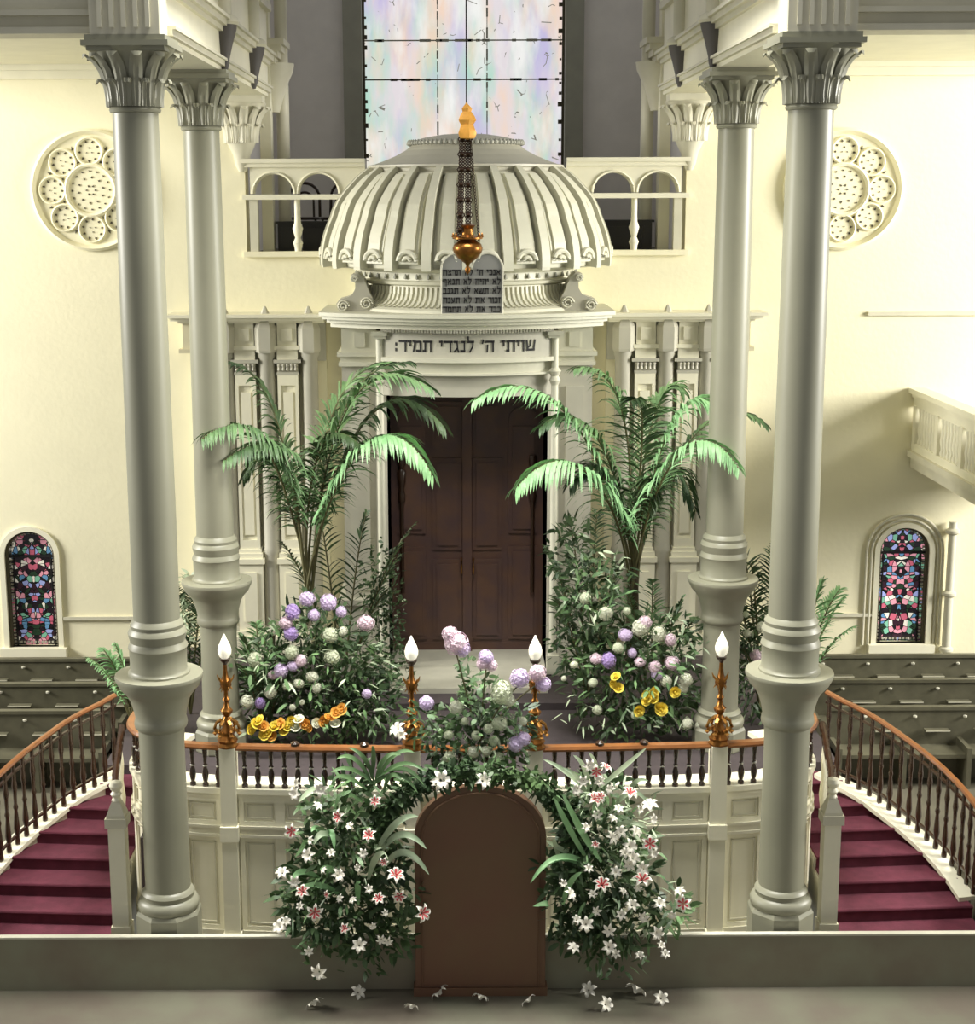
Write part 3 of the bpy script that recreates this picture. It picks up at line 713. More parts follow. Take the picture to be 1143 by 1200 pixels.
for i in range(-33, 34):                        # flute fillets flaring at the foot
    a = i*R(2.55); vs = []
    for (rx, ry, z) in ((1.62,1.82,6.32),(1.63,1.83,6.22),(1.67,1.87,6.14),(1.76,1.94,6.08),(1.86,2.02,6.05)):
        for e, o in ((-.4, .0), (-.4, .045), (.4, .045), (.4, .0)):
            x, y = sup(a+R(2.55)*e*.62, rx+o, ry+o); vs.append((x, y, z+o*.3))
    b.add(vs, [(4*k+j, 4*k+j+1, 4*k+j+5, 4*k+j+4) for k in range(4) for j in range(3)]+[(0,3,2,1)])
b.build('fluting', 'ark_paint', ark)
b = MB()
for i in range(-13, 14):                        # row of small drops
    a = i*R(6.3); x, y = sup(a, 1.66, 1.86)
    b.lathe([(.0,-.045),(.03,-.03),(.01,.03),(0,.035)], (x, y, 6.475), 4)
b.build('drop_row', 'jamb', ark)
# dome shell
DP = [(2.03,6.59),(2.04,6.66),(2.03,6.78),(2.0,6.93),(1.95,7.08),(1.88,7.24),(1.83,7.40),(1.71,7.56),(1.57,7.71),(1.44,7.82),(1.36,7.87)]
def dome_r(t):
    t = max(0, min(1, t))*(len(DP)-1); i = min(int(t), len(DP)-2); f = t-i
    return DP[i][0]*(1-f)+DP[i+1][0]*f, DP[i][1]*(1-f)+DP[i+1][1]*f
def dpt(a, t, off):
    r, z = dome_r(t); r2, z2 = dome_r(t+.02); r1, z1 = dome_r(t-.02)
    tx, tz = r2-r1, z2-z1; l = math.hypot(tx, tz) or 1; nx, nz = tz/l, -tx/l
    r += nx*off; z += nz*off
    return (r*math.sin(a), YW-r*math.cos(a), z)
b = MB(); n = 96; m = 20
b.add([dpt(-PI/2+PI*i/n, j/m, 0) for j in range(m+1) for i in range(n+1)], [(j*(n+1)+i, j*(n+1)+i+1, (j+1)*(n+1)+i+1, (j+1)*(n+1)+i) for j in range(m) for i in range(n)])
b.build('dome_shell', 'ark_paint', ark, smooth='all')
def slabd(b, a0, a1, t0, t1, h, n=16, taper=.5):
    vs = []
    for i in range(n+1):
        t = t0+(t1-t0)*i/n
        c = (a0+a1)/2; hw = (a1-a0)/2
        for e, o in ((-1, -.01), (-1, h), (1, h), (1, -.01)): vs.append(dpt(c+hw*e, t, o))
    b.add(vs, [(4*k+j, 4*k+j+1, 4*k+j+5, 4*k+j+4) for k in range(n) for j in range(3)]+[(0,3,2,1), (4*n, 4*n+1, 4*n+2, 4*n+3)])
for k in range(13):
    a = R(-90+15*k); b = MB(); slabd(b, a-R(1.8), a+R(1.8), .0, 1., .17); b.build('rib', 'ark_paint', ark)
for k in range(12):
    a = R(-82.5+15*k); b = MB()
    slabd(b, a-R(3.9), a+R(3.9), .10, .92, .10)
    slabd(b, a-R(2.6), a+R(2.6), .15, .88, .13)
    b.build('gore_panel', 'ark_paint', ark)
    b = MB()
    for q in range(3):
        x, y = (2.17+.0*q)*math.sin(a), YW-2.17*math.cos(a)
    T = Vector((math.cos(a), math.sin(a), 0)); Nn = Vector((math.sin(a), -math.cos(a), 0)); c0 = Vector((2.0*math.sin(a), YW-2.0*math.cos(a), 6.70))
    b.tube([c0+T*(.135*math.cos(q))+Nn*.17+Vector((0,0,.13*math.sin(q))) for q in [PI*j/10 for j in range(11)]], .038, 8)
    b.tube([c0+T*(.05*math.cos(q))+Nn*.18+Vector((0,0,.05*math.sin(q))) for q in [PI*j/6 for j in range(7)]], .03, 8)
    b.build('gore_scroll', 'ark_paint', ark, smooth=True)
b = MB()
prof = [(1.36,1.36,7.87),(1.46,1.46,7.88),(1.47,1.47,7.92),(1.41,1.41,7.94),(1.42,1.42,7.98),(1.46,1.46,8.0),(1.46,1.46,8.03),(1.36,1.36,8.05),(1.22,1.22,8.10),(1.05,1.05,8.17),(.90,.90,8.25),(.82,.82,8.31),(.80,.80,8.33)]
for p, q in zip(prof, prof[1:]): band(b, *p, *q)
b.build('dome_collar', 'ark_shade', ark, smooth=30)
b = MB()
prof = [(.80,.80,8.33),(.86,.86,8.34),(.86,.86,8.37),(.6,.6,8.44),(.35,.35,8.48),(.01,.01,8.50)]
for p, q in zip(prof, prof[1:]): band(b, *p, *q, th=PI)
b.build('dome_cap', 'ark_shade', ark, smooth=30)
b = MB(); random.seed(3)
for i in range(72):
    a = 2*PI*i/72; x, y = sup(a, .85, .85); b.lathe([(.0,-.03),(.032,-.01),(.03,.02),(.012,.05),(0,.06)], (x, y, 8.345), 6)
b.build('crest_ring', 'jamb', ark)
# tablets
tb = thing('commandment_tablets', 'grey twin tablets with rounded tops and five lines of black lettering', 'tablet', (.03, 22.0, 5.98))
tc = at(553.5, 340, 21.93).x; hw = .425; z0 = 5.985; z1 = 6.60
poly = [(tc-hw, z0), (tc+hw, z0)]+arcpts(tc+hw/2, z1, hw/2, 0, PI, 14)+arcpts(tc-hw/2, z1, hw/2, 0, PI, 14)[1:]
slab = MB().prism(poly, 21.90, 21.99).build('tablet_slab', 'tablet', tb)
ed = MB().tube([(x, 21.895, z) for x, z in poly], .013, 6, closed=True).build('tablet_edge', 'edge', tb)
rows = ['אנכי ה\u05f3  לא תרצח', 'לא יהיה  לא תנאף', 'לא תשא  לא תגנב', 'זכור את  לא תענה', 'כבד את  לא תחמד']
for i, rws in enumerate(rows):
    place_text(rws.replace('  ', ' '), .80, .075, tc, 6.555-.126*i, lambda x: 21.896, 'lettering', slab, th=.2)

# ------------------------------------------------------------------ hanging lamp
lx = at(547, 200, 20.).x
L_ = thing('hanging_lamp', 'hanging brass eternal lamp with amber crown and ornate chains', 'lamp', (lx, 20., 6.72))
zz = lambda v: at(547, v, 20.).z
MB().tube([(lx, 20, zz(128)), (lx, 20, 12.)], .008, 6).build('ceiling_cord', 'ink', L_)
b = MB().lathe([(0,zz(164)),(.10,zz(162)),(.125,zz(156)),(.10,zz(150)),(.085,zz(146)),(.12,zz(141)),(.10,zz(136)),(.06,zz(131)),(.07,zz(127)),(.02,zz(122)),(0,zz(119))], (lx, 20, 0), 10, flute=.25, nfl=5); b.build('crown', 'amber', L_, smooth=True)
b = MB().lathe([(0,zz(322)),(.03,zz(319)),(.035,zz(315)),(.018,zz(312)),(.03,zz(309)),(.06,zz(307)),(.13,zz(302)),(.175,zz(296)),(.19,zz(291)),(.17,zz(286)),(.12,zz(283)),(.10,zz(281)),(.19,zz(280)),(.19,zz(278)),(.08,zz(275)),(.07,zz(268)),(.10,zz(264)),(.04,zz(262)),(0,zz(262))], (lx+.01, 20, 0), 32); bowl = b.build('lamp_bowl', 'gilt', L_, smooth=True)
b = MB()
for k in range(10):
    a = k*2*PI/10; b.lathe([(0,0),(.022,.015),(.012,.05),(0,.07)], (lx+.01+.18*math.cos(a), 20+.18*math.sin(a), zz(279)), 6)
b.build('crest', 'gilt', bowl)
for (x0, x1, yy) in ((-.05, -.09, -.05), (.02, .02, .10), (.05, .15, -.03)):
    b = MB(); n = 34; A = Vector((lx+x0, 20+yy*.4, zz(163))); B = Vector((lx+x1, 20+yy, zz(280)))
    orn = x1 < .1
    for i in range(n):
        p = A.lerp(B, i/(n-1))
        if orn:
            w = .035+(.02 if i % 5 == 0 else 0)
            ring = [p+Vector((w*math.cos(q), 0, .03*math.sin(q))) for q in [2*PI*j/8 for j in range(8)]]
            b.tube(ring, .009, 5, closed=True)
            if i % 5 == 0: b.lathe([(0,-.03),(.04,0),(0,.03)], p, 8)
        else:
            b.tube([p+Vector((.012*math.cos(q), 0, .02*math.sin(q))) for q in [2*PI*j/6 for j in range(6)]], .006, 4, closed=True)
    b.build('chain', 'darkwood', L_, smooth=True)

# ------------------------------------------------------------------ curved altar rail
half = [(-3.66, 18.2), (-3.84, 17.7), (-3.90, 17.2), (-3.80, 16.85), (-3.55, 16.58), (-3.28, 16.42), (-2.9, 16.33), (-2.2, 16.27), (-1.2, 16.22), (0, 16.2)]
raw = half+[(-x, y) for x, y in half[-2::-1]]
# smooth (Chaikin) and resample by arc length
for _ in range(3):
    q = [raw[0]]
    for (a, b_), (c, d) in zip(raw, raw[1:]): q += [(a*.75+c*.25, b_*.75+d*.25), (a*.25+c*.75, b_*.25+d*.75)]
    raw = q+[raw[-1]]
acc = [0]
for (a, b_), (c, d) in zip(raw, raw[1:]): acc.append(acc[-1]+math.hypot(c-a, d-b_))
SL = acc[-1]
def rp(s, d=0.):
    s = max(0, min(SL, s)); i = 0
    while i < len(acc)-2 and acc[i+1] < s: i += 1
    f = (s-acc[i])/(acc[i+1]-acc[i]); (a, b_), (c, e) = raw[i], raw[i+1]
    tx, ty = c-a, e-b_; l = math.hypot(tx, ty); nx, ny = ty/l, -tx/l     # outward (to the nave)
    return a+(c-a)*f+nx*d, b_+(e-b_)*f+ny*d
def rbox(b, s0, s1, z0, z1, d0, d1):
    n = max(1, int((s1-s0)/.12)); vs = []
    for i in range(n+1):
        s = s0+(s1-s0)*i/n
        for d, z in ((d0, z0), (d1, z0), (d1, z1), (d0, z1)): x, y = rp(s, d); vs.append((x, y, z))
    b.add(vs, [(4*k+j, 4*k+(j+1) % 4, 4*k+4+(j+1) % 4, 4*k+4+j) for k in range(n) for j in range(4)]+[(0,1,2,3), (4*n+3, 4*n+2, 4*n+1, 4*n)])
def s_of_x(x):
    lo, hi = 0., SL
    for _ in range(40):
        m_ = (lo+hi)/2
        if rp(m_)[0] < x: lo = m_
        else: hi = m_
    return lo
# note: x is monotonic on the front stretch only
def sx_(x):
    best = min((abs(rp(SL*i/2000)[0]-x), i) for i in range(300, 1701)); return SL*best[1]/2000
posts = [sx_(x) for x in (-2.66, -.66, .66, 2.66)]
rail = thing('altar_rail', 'curved panelled cream altar rail with turned brown balusters and orange brown handrail', 'railing', (0, 16.3, FZ))
b = MB(); rbox(b, 0, SL, FZ, 1.20, -.06, .0); b.build('panelled_base', 'white', rail)
b = MB(); rbox(b, 0, SL, 1.20, 1.26, -.36, .05); rbox(b, 0, SL, 1.15, 1.20, -.02, .03); b.build('ledge', 'white', rail)
b = MB(); rbox(b, 0, SL, .70, .73, 0, .05); rbox(b, 0, SL, .73, .80, 0, .03); rbox(b, 0, SL, .80, .83, 0, .045); rbox(b, 0, SL, FZ, FZ+.2, 0, .04); b.build('mid_moulding', 'trim', rail)
bounds = [0]+posts+[SL]
for i in range(5):
    s0, s1 = bounds[i]+(.1 if i else 0), bounds[i+1]-(.1 if i < 4 else 0)
    n = max(1, round((s1-s0)/.43)); w = (s1-s0)/n
    for k in range(n):
        a, c = s0+k*w, s0+(k+1)*w
        for z0, z1 in ((FZ+.2, .70), (.83, 1.15)):
            fr_ = MB(); pn = MB()
            for (p, q, y0, y1) in ((a, a+.055, z0, z1), (c-.055, c, z0, z1), (a+.055, c-.055, z0, z0+.05), (a+.055, c-.055, z1-.05, z1)): rbox(fr_, p, q, y0, y1, 0, .022)
            for (p, q, y0, y1) in ((a+.08, a+.095, z0+.075, z1-.075), (c-.095, c-.08, z0+.075, z1-.075), (a+.08, c-.08, z0+.075, z0+.09), (a+.08, c-.08, z1-.09, z1-.075)): rbox(pn, p, q, y0, y1, 0, .014)
            fr_ = fr_.build('panel', 'white', rail); pn.build('panel_bead', 'trim', fr_)
for s in posts:
    x, y = rp(s, .03)
    b = MB(); b.box(x-.085, x+.085, y-.09, y+.14, FZ, 1.74); b.box(x-.10, x+.10, y-.11, y+.16, .68, .85); b.box(x-.1, x+.1, y-.11, y+.16, FZ, FZ+.2); b.build('post', 'white', rail)
b = MB()
n = 160
prof = [(-.05, 1.70), (.05, 1.70), (.06, 1.725), (.045, 1.755), (-.045, 1.755), (-.06, 1.725)]
vs = []
for i in range(n+1):
    s = SL*i/n
    for d, z in prof: x, y = rp(s, d-.0); vs.append((x, y, z))
b.add(vs, [(6*k+j, 6*k+(j+1) % 6, 6*k+6+(j+1) % 6, 6*k+6+j) for k in range(n) for j in range(6)]+[(0,1,2,3,4,5), tuple(6*n+5-j for j in range(6))])
b.build('handrail', 'rail', rail)
for u in (346, 427, 703, 755):
    x = at(u, 874, 16.25).x; s = sx_(x); x, y = rp(s)
    MB().lathe([(.0,0),(.05,.005),(.05,.03),(.02,.05),(0,.055)], (x, y, 1.755), 10).build('rail_boss', 'baluster', rail)
bal = None; k = 0; s = .07
while s < SL-.05:
    if min(abs(s-p) for p in posts) > .10:
        x, y = rp(s, -.02)
        if bal is None:
            bal = MB().lathe([(.034,0),(.034,.03),(.02,.045),(.03,.08),(.038,.13),(.03,.18),(.017,.22),(.03,.24),(.017,.26),(.022,.32),(.028,.38),(.03,.44)], (x, y, 1.26), 12).build('baluster', 'baluster', rail, smooth=True); bx, by = x, y
            dot = MB().lathe([(0,-.012),(.014,0),(0,.012)], (x, y-.033, 1.26+.24), 6).build('pale_dot', 'edge', bal)  # small pale dot on the front of each baluster
        else: copy_tree(bal, loc=(x-bx, y-by, 0), parent=rail)
    s += .1468
# gilt lamps on posts
def post_lamp():
    t = thing('post_lamp', '', 'lamp', (0,0,0), 'gilt lamps on the altar rail posts')
    MB().lathe([(.11,0),(.12,.02),(.10,.05),(.115,.08),(.075,.13),(.085,.17),(.05,.22),(.035,.27)], seg=8).build('base', 'gilt', t, smooth=30)
    b = MB()
    for k in range(6):
        a = k*PI/3; c = Vector((math.cos(a), math.sin(a), 0))
        b.tube([c*.06+Vector((0,0,.30)), c*.11+Vector((0,0,.27)), c*.135+Vector((0,0,.20)), c*.10+Vector((0,0,.17))], [.022,.018,.02,.026], 6)
        b.lathe([(0,-.03),(.03,0),(0,.03)], c*.13+Vector((0,0,.15)), 6)
    b.build('leaf_cluster', 'brass', t, smooth=True)
    MB().lathe([(.035,.25),(.055,.30),(.03,.34),(.06,.38),(.07,.41),(.035,.45),(.025,.50),(.045,.53),(.024,.56),(.022,.62),(.05,.66),(.065,.70),(.045,.75),(.03,.80),(.022,.86),(.02,.93)], seg=16, flute=.12, nfl=6).build('stem', 'gilt', t, smooth=True)
    b = MB()
    for k in range(5):
        a = k*2*PI/5+.4; c = Vector((math.cos(a), math.sin(a), 0))
        b.tube([c*.03+Vector((0,0,.70)), c*.08+Vector((0,0,.76)), c*.095+Vector((0,0,.80))], [.018,.012,.004], 5)
        b.tube([c*.03+Vector((0,0,.70)), c*.075+Vector((0,0,.63))], [.016,.004], 5)
    b.build('star_knop', 'brass', t, smooth=True)
    MB().lathe([(.02,.92),(.03,.94),(.055,.97),(.06,.985),(.03,.99)], seg=12).build('cup', 'darkwood', t, smooth=True)
    MB().lathe([(.03,.985),(.055,1.01),(.072,1.05),(.074,1.09),(.062,1.14),(.042,1.18),(.022,1.22),(.008,1.255),(0,1.26)], seg=20, flute=.08, nfl=7).build('flame_shade', 'flame_glass', t, smooth=True)
    return t
pl = post_lamp()
labs = ('gilt lamp with white flame shade on the altar rail post nearest the left front column', 'gilt lamp with white flame shade at the left of the purple bouquet', 'gilt lamp with white flame shade behind lilac blooms at the right of the bouquet', 'gilt lamp with white flame shade on the altar rail post nearest the right front column')
for i, s in enumerate(posts):
    x, y = rp(s, .03); o = pl if i == 0 else copy_tree(pl)
    o.location = (x, y, 1.742); o['label'] = labs[i]

# ------------------------------------------------------------------ foreground parapet
b = MB().box(-9.2, 9.2, 14.97, 15.03, -.98, at(500, 1095, 15.).z-.02); struct('wall_front', b, 'parapet')
zp = at(500, 1095, 15.).z
struct('trim_15', MB().box(-9.2, 9.2, 14.965, 15.035, zp-.02, zp), 'edge')

# ------------------------------------------------------------------ side stairs
def zst(y): return PZ-.36*(18.8-y)
def stair_pt(u, v, lift):
    """point on the sloping stair plane (raised by lift) seen at u, v"""
    lo, hi = 12., 24.
    for _ in range(50):
        m_ = (lo+hi)/2
        if at(u, v, m_).z > zst(m_)+lift: lo = m_
        else: hi = m_
    return at(u, v, lo)
string_px = [(965,902),(982,912),(998,920),(1014,929),(1028,938),(1044,950),(1057,960),(1071,971),(1085,983),(1101,998),(1116,1014),(1130,1031),(1143,1050)]
path = [stair_pt(u, v, .0) for u, v in string_px]
def mir(p, s): return Vector((s*p.x, p.y, p.z))
for s, side in ((-1, 'left'), (1, 'right')):
    poly = [(s*4.6, YW), (s*4.6, 18.8)]+[(s*p.x, p.y) for p in path]+[(s*path[-1].x, 15.2), (s*9.2, 15.2), (s*9.2, YW)]
    struct('floor_aisle_%s' % side, MB().plan(poly, -.95, 0), 'floor')
for s, side in ((-1, 'left'), (1, 'right')):
    t = thing('stair_railing', 'curving brown stair railing with pale bottom string, descending at the %s edge' % side, 'railing', mir(path[4], s))
    P = [mir(p, s) for p in path]
    # densify
    D = []
    for a, c in zip(P, P[1:]):
        for i in range(4): D.append(a.lerp(c, i/4))
    D.append(P[-1])
    vs = []; n = len(D)
    def ribbon(b, w0, w1, z0, z1):
        vs = []
        for i, p in enumerate(D):
            tt = (D[min(i+1, n-1)]-D[max(i-1, 0)]); nn = Vector((tt.y, -tt.x, 0)).normalized()
            for w, z in ((w0, z0), (w1, z0), (w1, z1), (w0, z1)): vs.append(p+nn*w+Vector((0,0,z)))
        b.add(vs, [(4*k+j, 4*k+(j+1) % 4, 4*k+4+(j+1) % 4, 4*k+4+j) for k in range(n-1) for j in range(4)]+[(0,1,2,3), (4*n-1, 4*n-2, 4*n-3, 4*n-4)])
    b = MB(); ribbon(b, -.09, .20, -.05, 0.0); b.build('string_cap', 'white', t)
    b = MB(); ribbon(b, -.05, .05, -.50, -.04); b.build('string_board', 'trim', t)
    H = 1.01
    b = MB(); b.tube([p+Vector((0,0,H)) for p in D], .042, 8, flat=.7); b.build('handrail', 'rail', t, smooth=True)
    b = MB(); ribbon(b, -.015, .015, .10, .13); ribbon(b, -.015, .015, H-.14, H-.11); b.build('iron_rail', 'baluster', t)
    seg = 0; acc2 = 0; last = None; proto = None
    total = sum((c-a).length for a, c in zip(D, D[1:])); step = .155; pos = .05
    while pos < total:
        q = pos; 
        for a, c in zip(D, D[1:]):
            l = (c-a).length
            if q <= l: p = a.lerp(c, q/l); break
            q -= l
        if proto is None:
            proto = MB().lathe([(.032,0),(.035,.04),(.025,.12),(.04,.2),(.03,.32),(.02,.42),(.032,.46),(.02,.5),(.024,.65),(.034,.72),(.024,.8),(.024,H-.02)], p, 10).build('baluster', 'baluster', t, smooth=True); p0 = p.copy()
        else: copy_tree(proto, loc=p-p0, parent=t)
        pos += step
    # treads with carpet
    st = thing('staircase', 'crimson carpeted stair flaring down at the %s of the altar rail' % side, 'staircase', (s*4.3, 17, -.6))
    NS = 9; run = .40; y1 = 18.8
    def outer(y):
        best = min(path, key=lambda p: abs(p.y-y))
        for a, c in zip(path, path[1:]):
            if c.y <= y <= a.y: f = (a.y-y)/(a.y-c.y+1e-9); return a.x+(c.x-a.x)*f
        return path[0].x if y > path[0].y else path[-1].x+(path[-1].y-y)*.05
    for i in range(NS):
        ya = y1-run*(i+1); yb_ = y1-run*i; zt = PZ-.144*(i+1)+.0
        if ya < 15.2: ya = 15.2
        xin = 3.97 if yb_ > 16.7 else 3.83
        ox0, ox1 = outer(ya)-.06, outer(yb_)-.06
        skew = .10
        poly = [(s*xin, ya+0), (s*ox0, ya+skew), (s*ox1, yb_+skew), (s*xin, yb_)]
        if s < 0: poly = poly[::-1]
        st_ = MB().plan(poly, -.98, zt).build('step', 'trim', st)
        poly = [(s*(xin+.02), ya-.02), (s*(ox0-.02), ya+skew-.02), (s*(ox1-.02), yb_+skew), (s*(xin+.02), yb_)]
        if s < 0: poly = poly[::-1]
        c_ = MB().plan(poly, zt, zt+.025)
        pr = [(s*(xin+.02), ya-.02, zt-.12), (s*(ox0-.02), ya+skew-.02, zt-.12), (s*(ox0-.02), ya+skew-.02, zt+.0), (s*(xin+.02), ya-.02, zt+.0)]
        c_.add(pr+[(x, y-.012, z) for x, y, z in pr], [(0,1,2,3),(7,6,5,4),(0,4,5,1),(1,5,6,2),(2,6,7,3),(3,7,4,0)])
        c_.tube([(s*(xin+.02), ya-.03, zt+.012), (s*(ox0-.02), ya+skew-.03, zt+.012)], .022, 8)
        c_.build('carpet', 'carpet', st_)
    # newel post
    xn, yn = s*3.70, 15.42
    nt_ = thing('newel_post', 'slim white newel post with dark cap and ball finial beside the %s front column' % side, 'post', (xn, yn, -.9))
    MB().box(xn-.085, xn+.085, yn-.085, yn+.085, -.9, 1.20).box(xn-.1, xn+.1, yn-.1, yn+.1, -.9, .1).build('post_shaft', 'white', nt_)
    MB().box(xn-.11, xn+.11, yn-.11, yn+.11, 1.20, 1.30).lathe([(.135,1.30),(.13,1.33),(.075,1.44),(.05,1.48)], (xn, yn, 0), 4, PI/4, PI/4+2*PI).build('post_cap', 'trim', nt_)
    MB().lathe([(.05,1.47),(.035,1.50),(.06,1.54),(.035,1.57),(.055,1.59),(.07,1.63),(.055,1.67),(0,1.69)], (xn, yn, 0), 16).build('finial', 'white', nt_, smooth=True)
    # inner stair rail between newel and altar rail
    ir = thing('inner_handrail', 'short dark handrail rising from the %s newel post to the altar rail' % side, 'railing', (s*3.72, 16, .6))
    A = Vector((s*3.74, 15.60, 1.15)); B = Vector((s*4.02, 17.3, 1.62)); MB().tube([A, A.lerp(B, .5)+Vector((s*.05,0,-.03)), B], .04, 8).build('handrail', 'baluster', ir, smooth=True)
    pb = None
    for i in range(11):
        p = A.lerp(B, (i+.5)/11)+Vector((s*.03, 0, 0)); 
        if pb is None:
            pb = MB().lathe([(.03,-.9),(.04,-.8),(.02,-.6),(.035,-.4),(.02,-.2),(.02,-.02)], p, 8).build('baluster', 'white', ir, smooth=True); p0 = p.copy()
        else: copy_tree(pb, loc=p-p0, parent=ir)

# ------------------------------------------------------------------ dark pews in the side aisles
for s, side in ((-1, 'left'), (1, 'right')):
    for i, (y, wh) in enumerate(((22.3, 'rearmost row, under the window'), (21.1, 'middle row'), (19.9, 'front row, just behind the stair railing'))):
        t = thing('pew', 'long dark olive pew in the %s aisle, %s' % (side, wh), 'pew', (s*6, y, 0), 'dark pews in the side aisles')
        X = sorted((s*4.75, s*9.))
        MB().box(*X, y-.03, y+.03, .35, .92).build('backrest', 'pew', t)
        MB().box(*X, y-.05, y+.05, .92, .965).build('cap_rail', 'pew', t)
        MB().box(*X, y-.45, y-.03, .40, .45).box(*X, y-.1, y-.03, 0, .40).build('seat', 'pew', t)
        for k in range(6):
            x = s*(4.78+.84*k); MB().box(x-.03, x+.03, y-.5, y+.06, 0, .55).build('bench_end', 'pew', t)
        for k in range(5):
            x = s*(5.2+.66*k)
            MB().lathe([(0,-.02),(.028,-.01),(.028,.01),(0,.02)], (x, y-.05, .84), 8).build('knob', 'edge', t)
            bb = MB(); bb.box(x+.12, x+.44, y-.16, y-.05, .66, .68); bb.build('book_ledge', 'pew', t)
            bb = MB(); bb.box(x+.12, x+.44, y-.165, y-.16, .665, .68); bb.build('brass_strip', 'trim', t)
# ------------------------------------------------------------------ brown reading desk in the flower arch
t = thing('lectern', 'tall warm brown round topped desk front framed by the flower arch', 'lectern', (.05, 14.9, LZ))
cx = at(563, 1000, 14.85).x; zt_ = at(563, 921, 14.85).z; w = .66
poly = [(cx-w, LZ), (cx+w, LZ)]+[(cx+w*math.cos(a), zt_-.55+.55*math.sin(a)) for a in [PI*i/24 for i in range(25)]]
MB().prism(poly, 14.84, 14.96).build('front_board', 'lectern', t)
w2 = w-.07
poly2 = [(cx-w2, LZ+.1), (cx+w2, LZ+.1)]+[(cx+w2*math.cos(a), zt_-.56+.49*math.sin(a)) for a in [PI*i/24 for i in range(25)]]
MB().tube([(x, 14.835, z) for x, z in poly2], .012, 6, closed=True).build('bead_moulding', 'lectern', t)
MB().box(cx-w-.02, cx+w+.02, 14.81, 14.96, LZ, LZ+.09).build('plinth', 'lectern', t)

# ------------------------------------------------------------------ plants and flowers
def px(Y): return F/(Y*.981+.9)         # pixels per metre at a typical height
def wilt(rng): return Vector((rng.uniform(-1,1), rng.uniform(-1,1), rng.uniform(-1,1))).normalized()
def frond_mesh(P, L, n=30, w=.042, droop=.8, rng=random, start=.3, spread=.75):
    pts = bez(P, 40); b = MB(); stem = MB()
    stem.tube(pts, [.018*(1-.8*i/40)+.003 for i in range(41)], 5)
    view = Vector((0, 1, .2))
    for i in range(n):
        t = start+(1-start)*(i+.5)/n; k = t*40; j = min(int(k), 39); p = pts[j].lerp(pts[j+1], k-j)
        tan = (pts[min(j+1,40)]-pts[max(j-1,0)]).normalized()
        sd = tan.cross(Vector((0, 0, 1)));
        if sd.length < .2: sd = tan.cross(Vector((0, 1, 0)))
        sd.normalize()
        q = (t-start)/(1-start); ll = L*(.45+.75*math.sin(PI*min(1, q*.85+.12)))*rng.uniform(.85, 1.1)*(1-.35*q)
        for s in (-1, 1):
            if True: pass
            d = sd*s*spread+tan*(.55+.3*q)+Vector((0,0,.12))+wilt(rng)*.08
            nrm = Vector((0,0,1))+wilt(rng)*.35+sd*s*.5
            b.blade(p, d, nrm, ll, w*rng.uniform(.8, 1.15), droop=droop*rng.uniform(.7, 1.3), n=5)
    return b, stem
def palm(name, label, base, fronds, seed, group=None):
    rng = random.Random(seed); t = thing(name, label, 'palm', base, group)
    for (P, L, m, droop) in fronds:
        b, st = frond_mesh(P, L*1.25, rng=rng, droop=droop*1.7, n=50, start=.22)
        f = b.build('frond', m, t); st.build('stalk', 'stem', f, smooth=True)
    return t
def pfr(base, pts, L, m, droop=.8):
    """frond from base through image waypoints (u, v, Y)"""
    return ([base]+[at(*p) for p in pts], L, m, droop)
B = at(362, 694, 20.4)
def jit(b, i): return b+Vector((.05*math.cos(i*2.1), .05*math.sin(i*2.1), 0))
FL = [((332,560,20.3),(310,455,19.9),(236,515,19.0), .55,'leaf_mid',1.3),
      ((340,560,20.6),(330,440,20.8),(272,425,20.6), .42,'leaf',.8),
      ((345,560,20.3),(345,480,20.0),(262,540,19.2), .50,'leaf_mid',1.2),
      ((372,540,20.3),(405,390,20.2),(505,455,19.8), .62,'leaf_mid',.8),
      ((380,560,20.5),(440,400,20.6),(520,500,20.2), .60,'leaf',.9),
      ((378,560,20.1),(450,440,19.6),(508,560,19.2), .50,'leaf_light',1.2),
      ((370,560,20.6),(395,420,20.8),(480,425,20.8), .45,'leaf',.7),
      ((350,580,20.5),(325,480,20.7),(285,560,20.4), .45,'leaf',1.2),
      ((366,560,20.8),(380,430,21.2),(455,425,21.2), .45,'leaf_mid',.7),
      ((372,600,20.4),(410,480,20.3),(470,520,19.9), .48,'leaf_mid',1.0),
      ((355,580,20.3),(370,470,20.0),(420,520,19.6), .42,'leaf',1.0)]
palm('kentia_palm', 'tall palm with long arching fronds on the left of the ark doors', B, [pfr(jit(B, i), f[:3], f[3], f[4], f[5]) for i, f in enumerate(FL)], 11)
B2 = at(742, 706, 20.4)
FR = [((728,560,20.3),(655,400,20.0),(556,470,19.5), .50,'leaf_light',1.0),
      ((735,580,20.1),(670,490,19.6),(606,572,19.2), .55,'leaf_light',1.4),
      ((742,560,20.5),(745,420,20.5),(676,432,20.2), .50,'leaf_mid',.9),
      ((750,560,20.4),(800,410,20.2),(846,492,19.9), .52,'leaf_light',1.0),
      ((752,580,20.1),(810,455,19.4),(866,550,18.9), .46,'leaf_light',1.2),
      ((760,560,21.0),(835,440,21.2),(898,498,20.9), .36,'leaf_mid',1.0),
      ((736,570,20.3),(700,450,20.2),(634,500,19.8), .45,'leaf_mid',1.0),
      ((755,590,20.5),(790,490,20.4),(815,600,20.1), .42,'leaf',1.2),
      ((745,560,20.8),(770,420,21.0),(800,460,20.8), .45,'leaf_mid',.9),
      ((738,590,20.4),(705,500,20.3),(668,570,20.0), .45,'leaf',1.1),
      ((748,560,20.2),(765,450,20.0),(740,470,19.6), .42,'leaf',.9),
      ((746,600,20.3),(775,510,20.1),(760,600,19.9), .38,'leaf',1.2)]
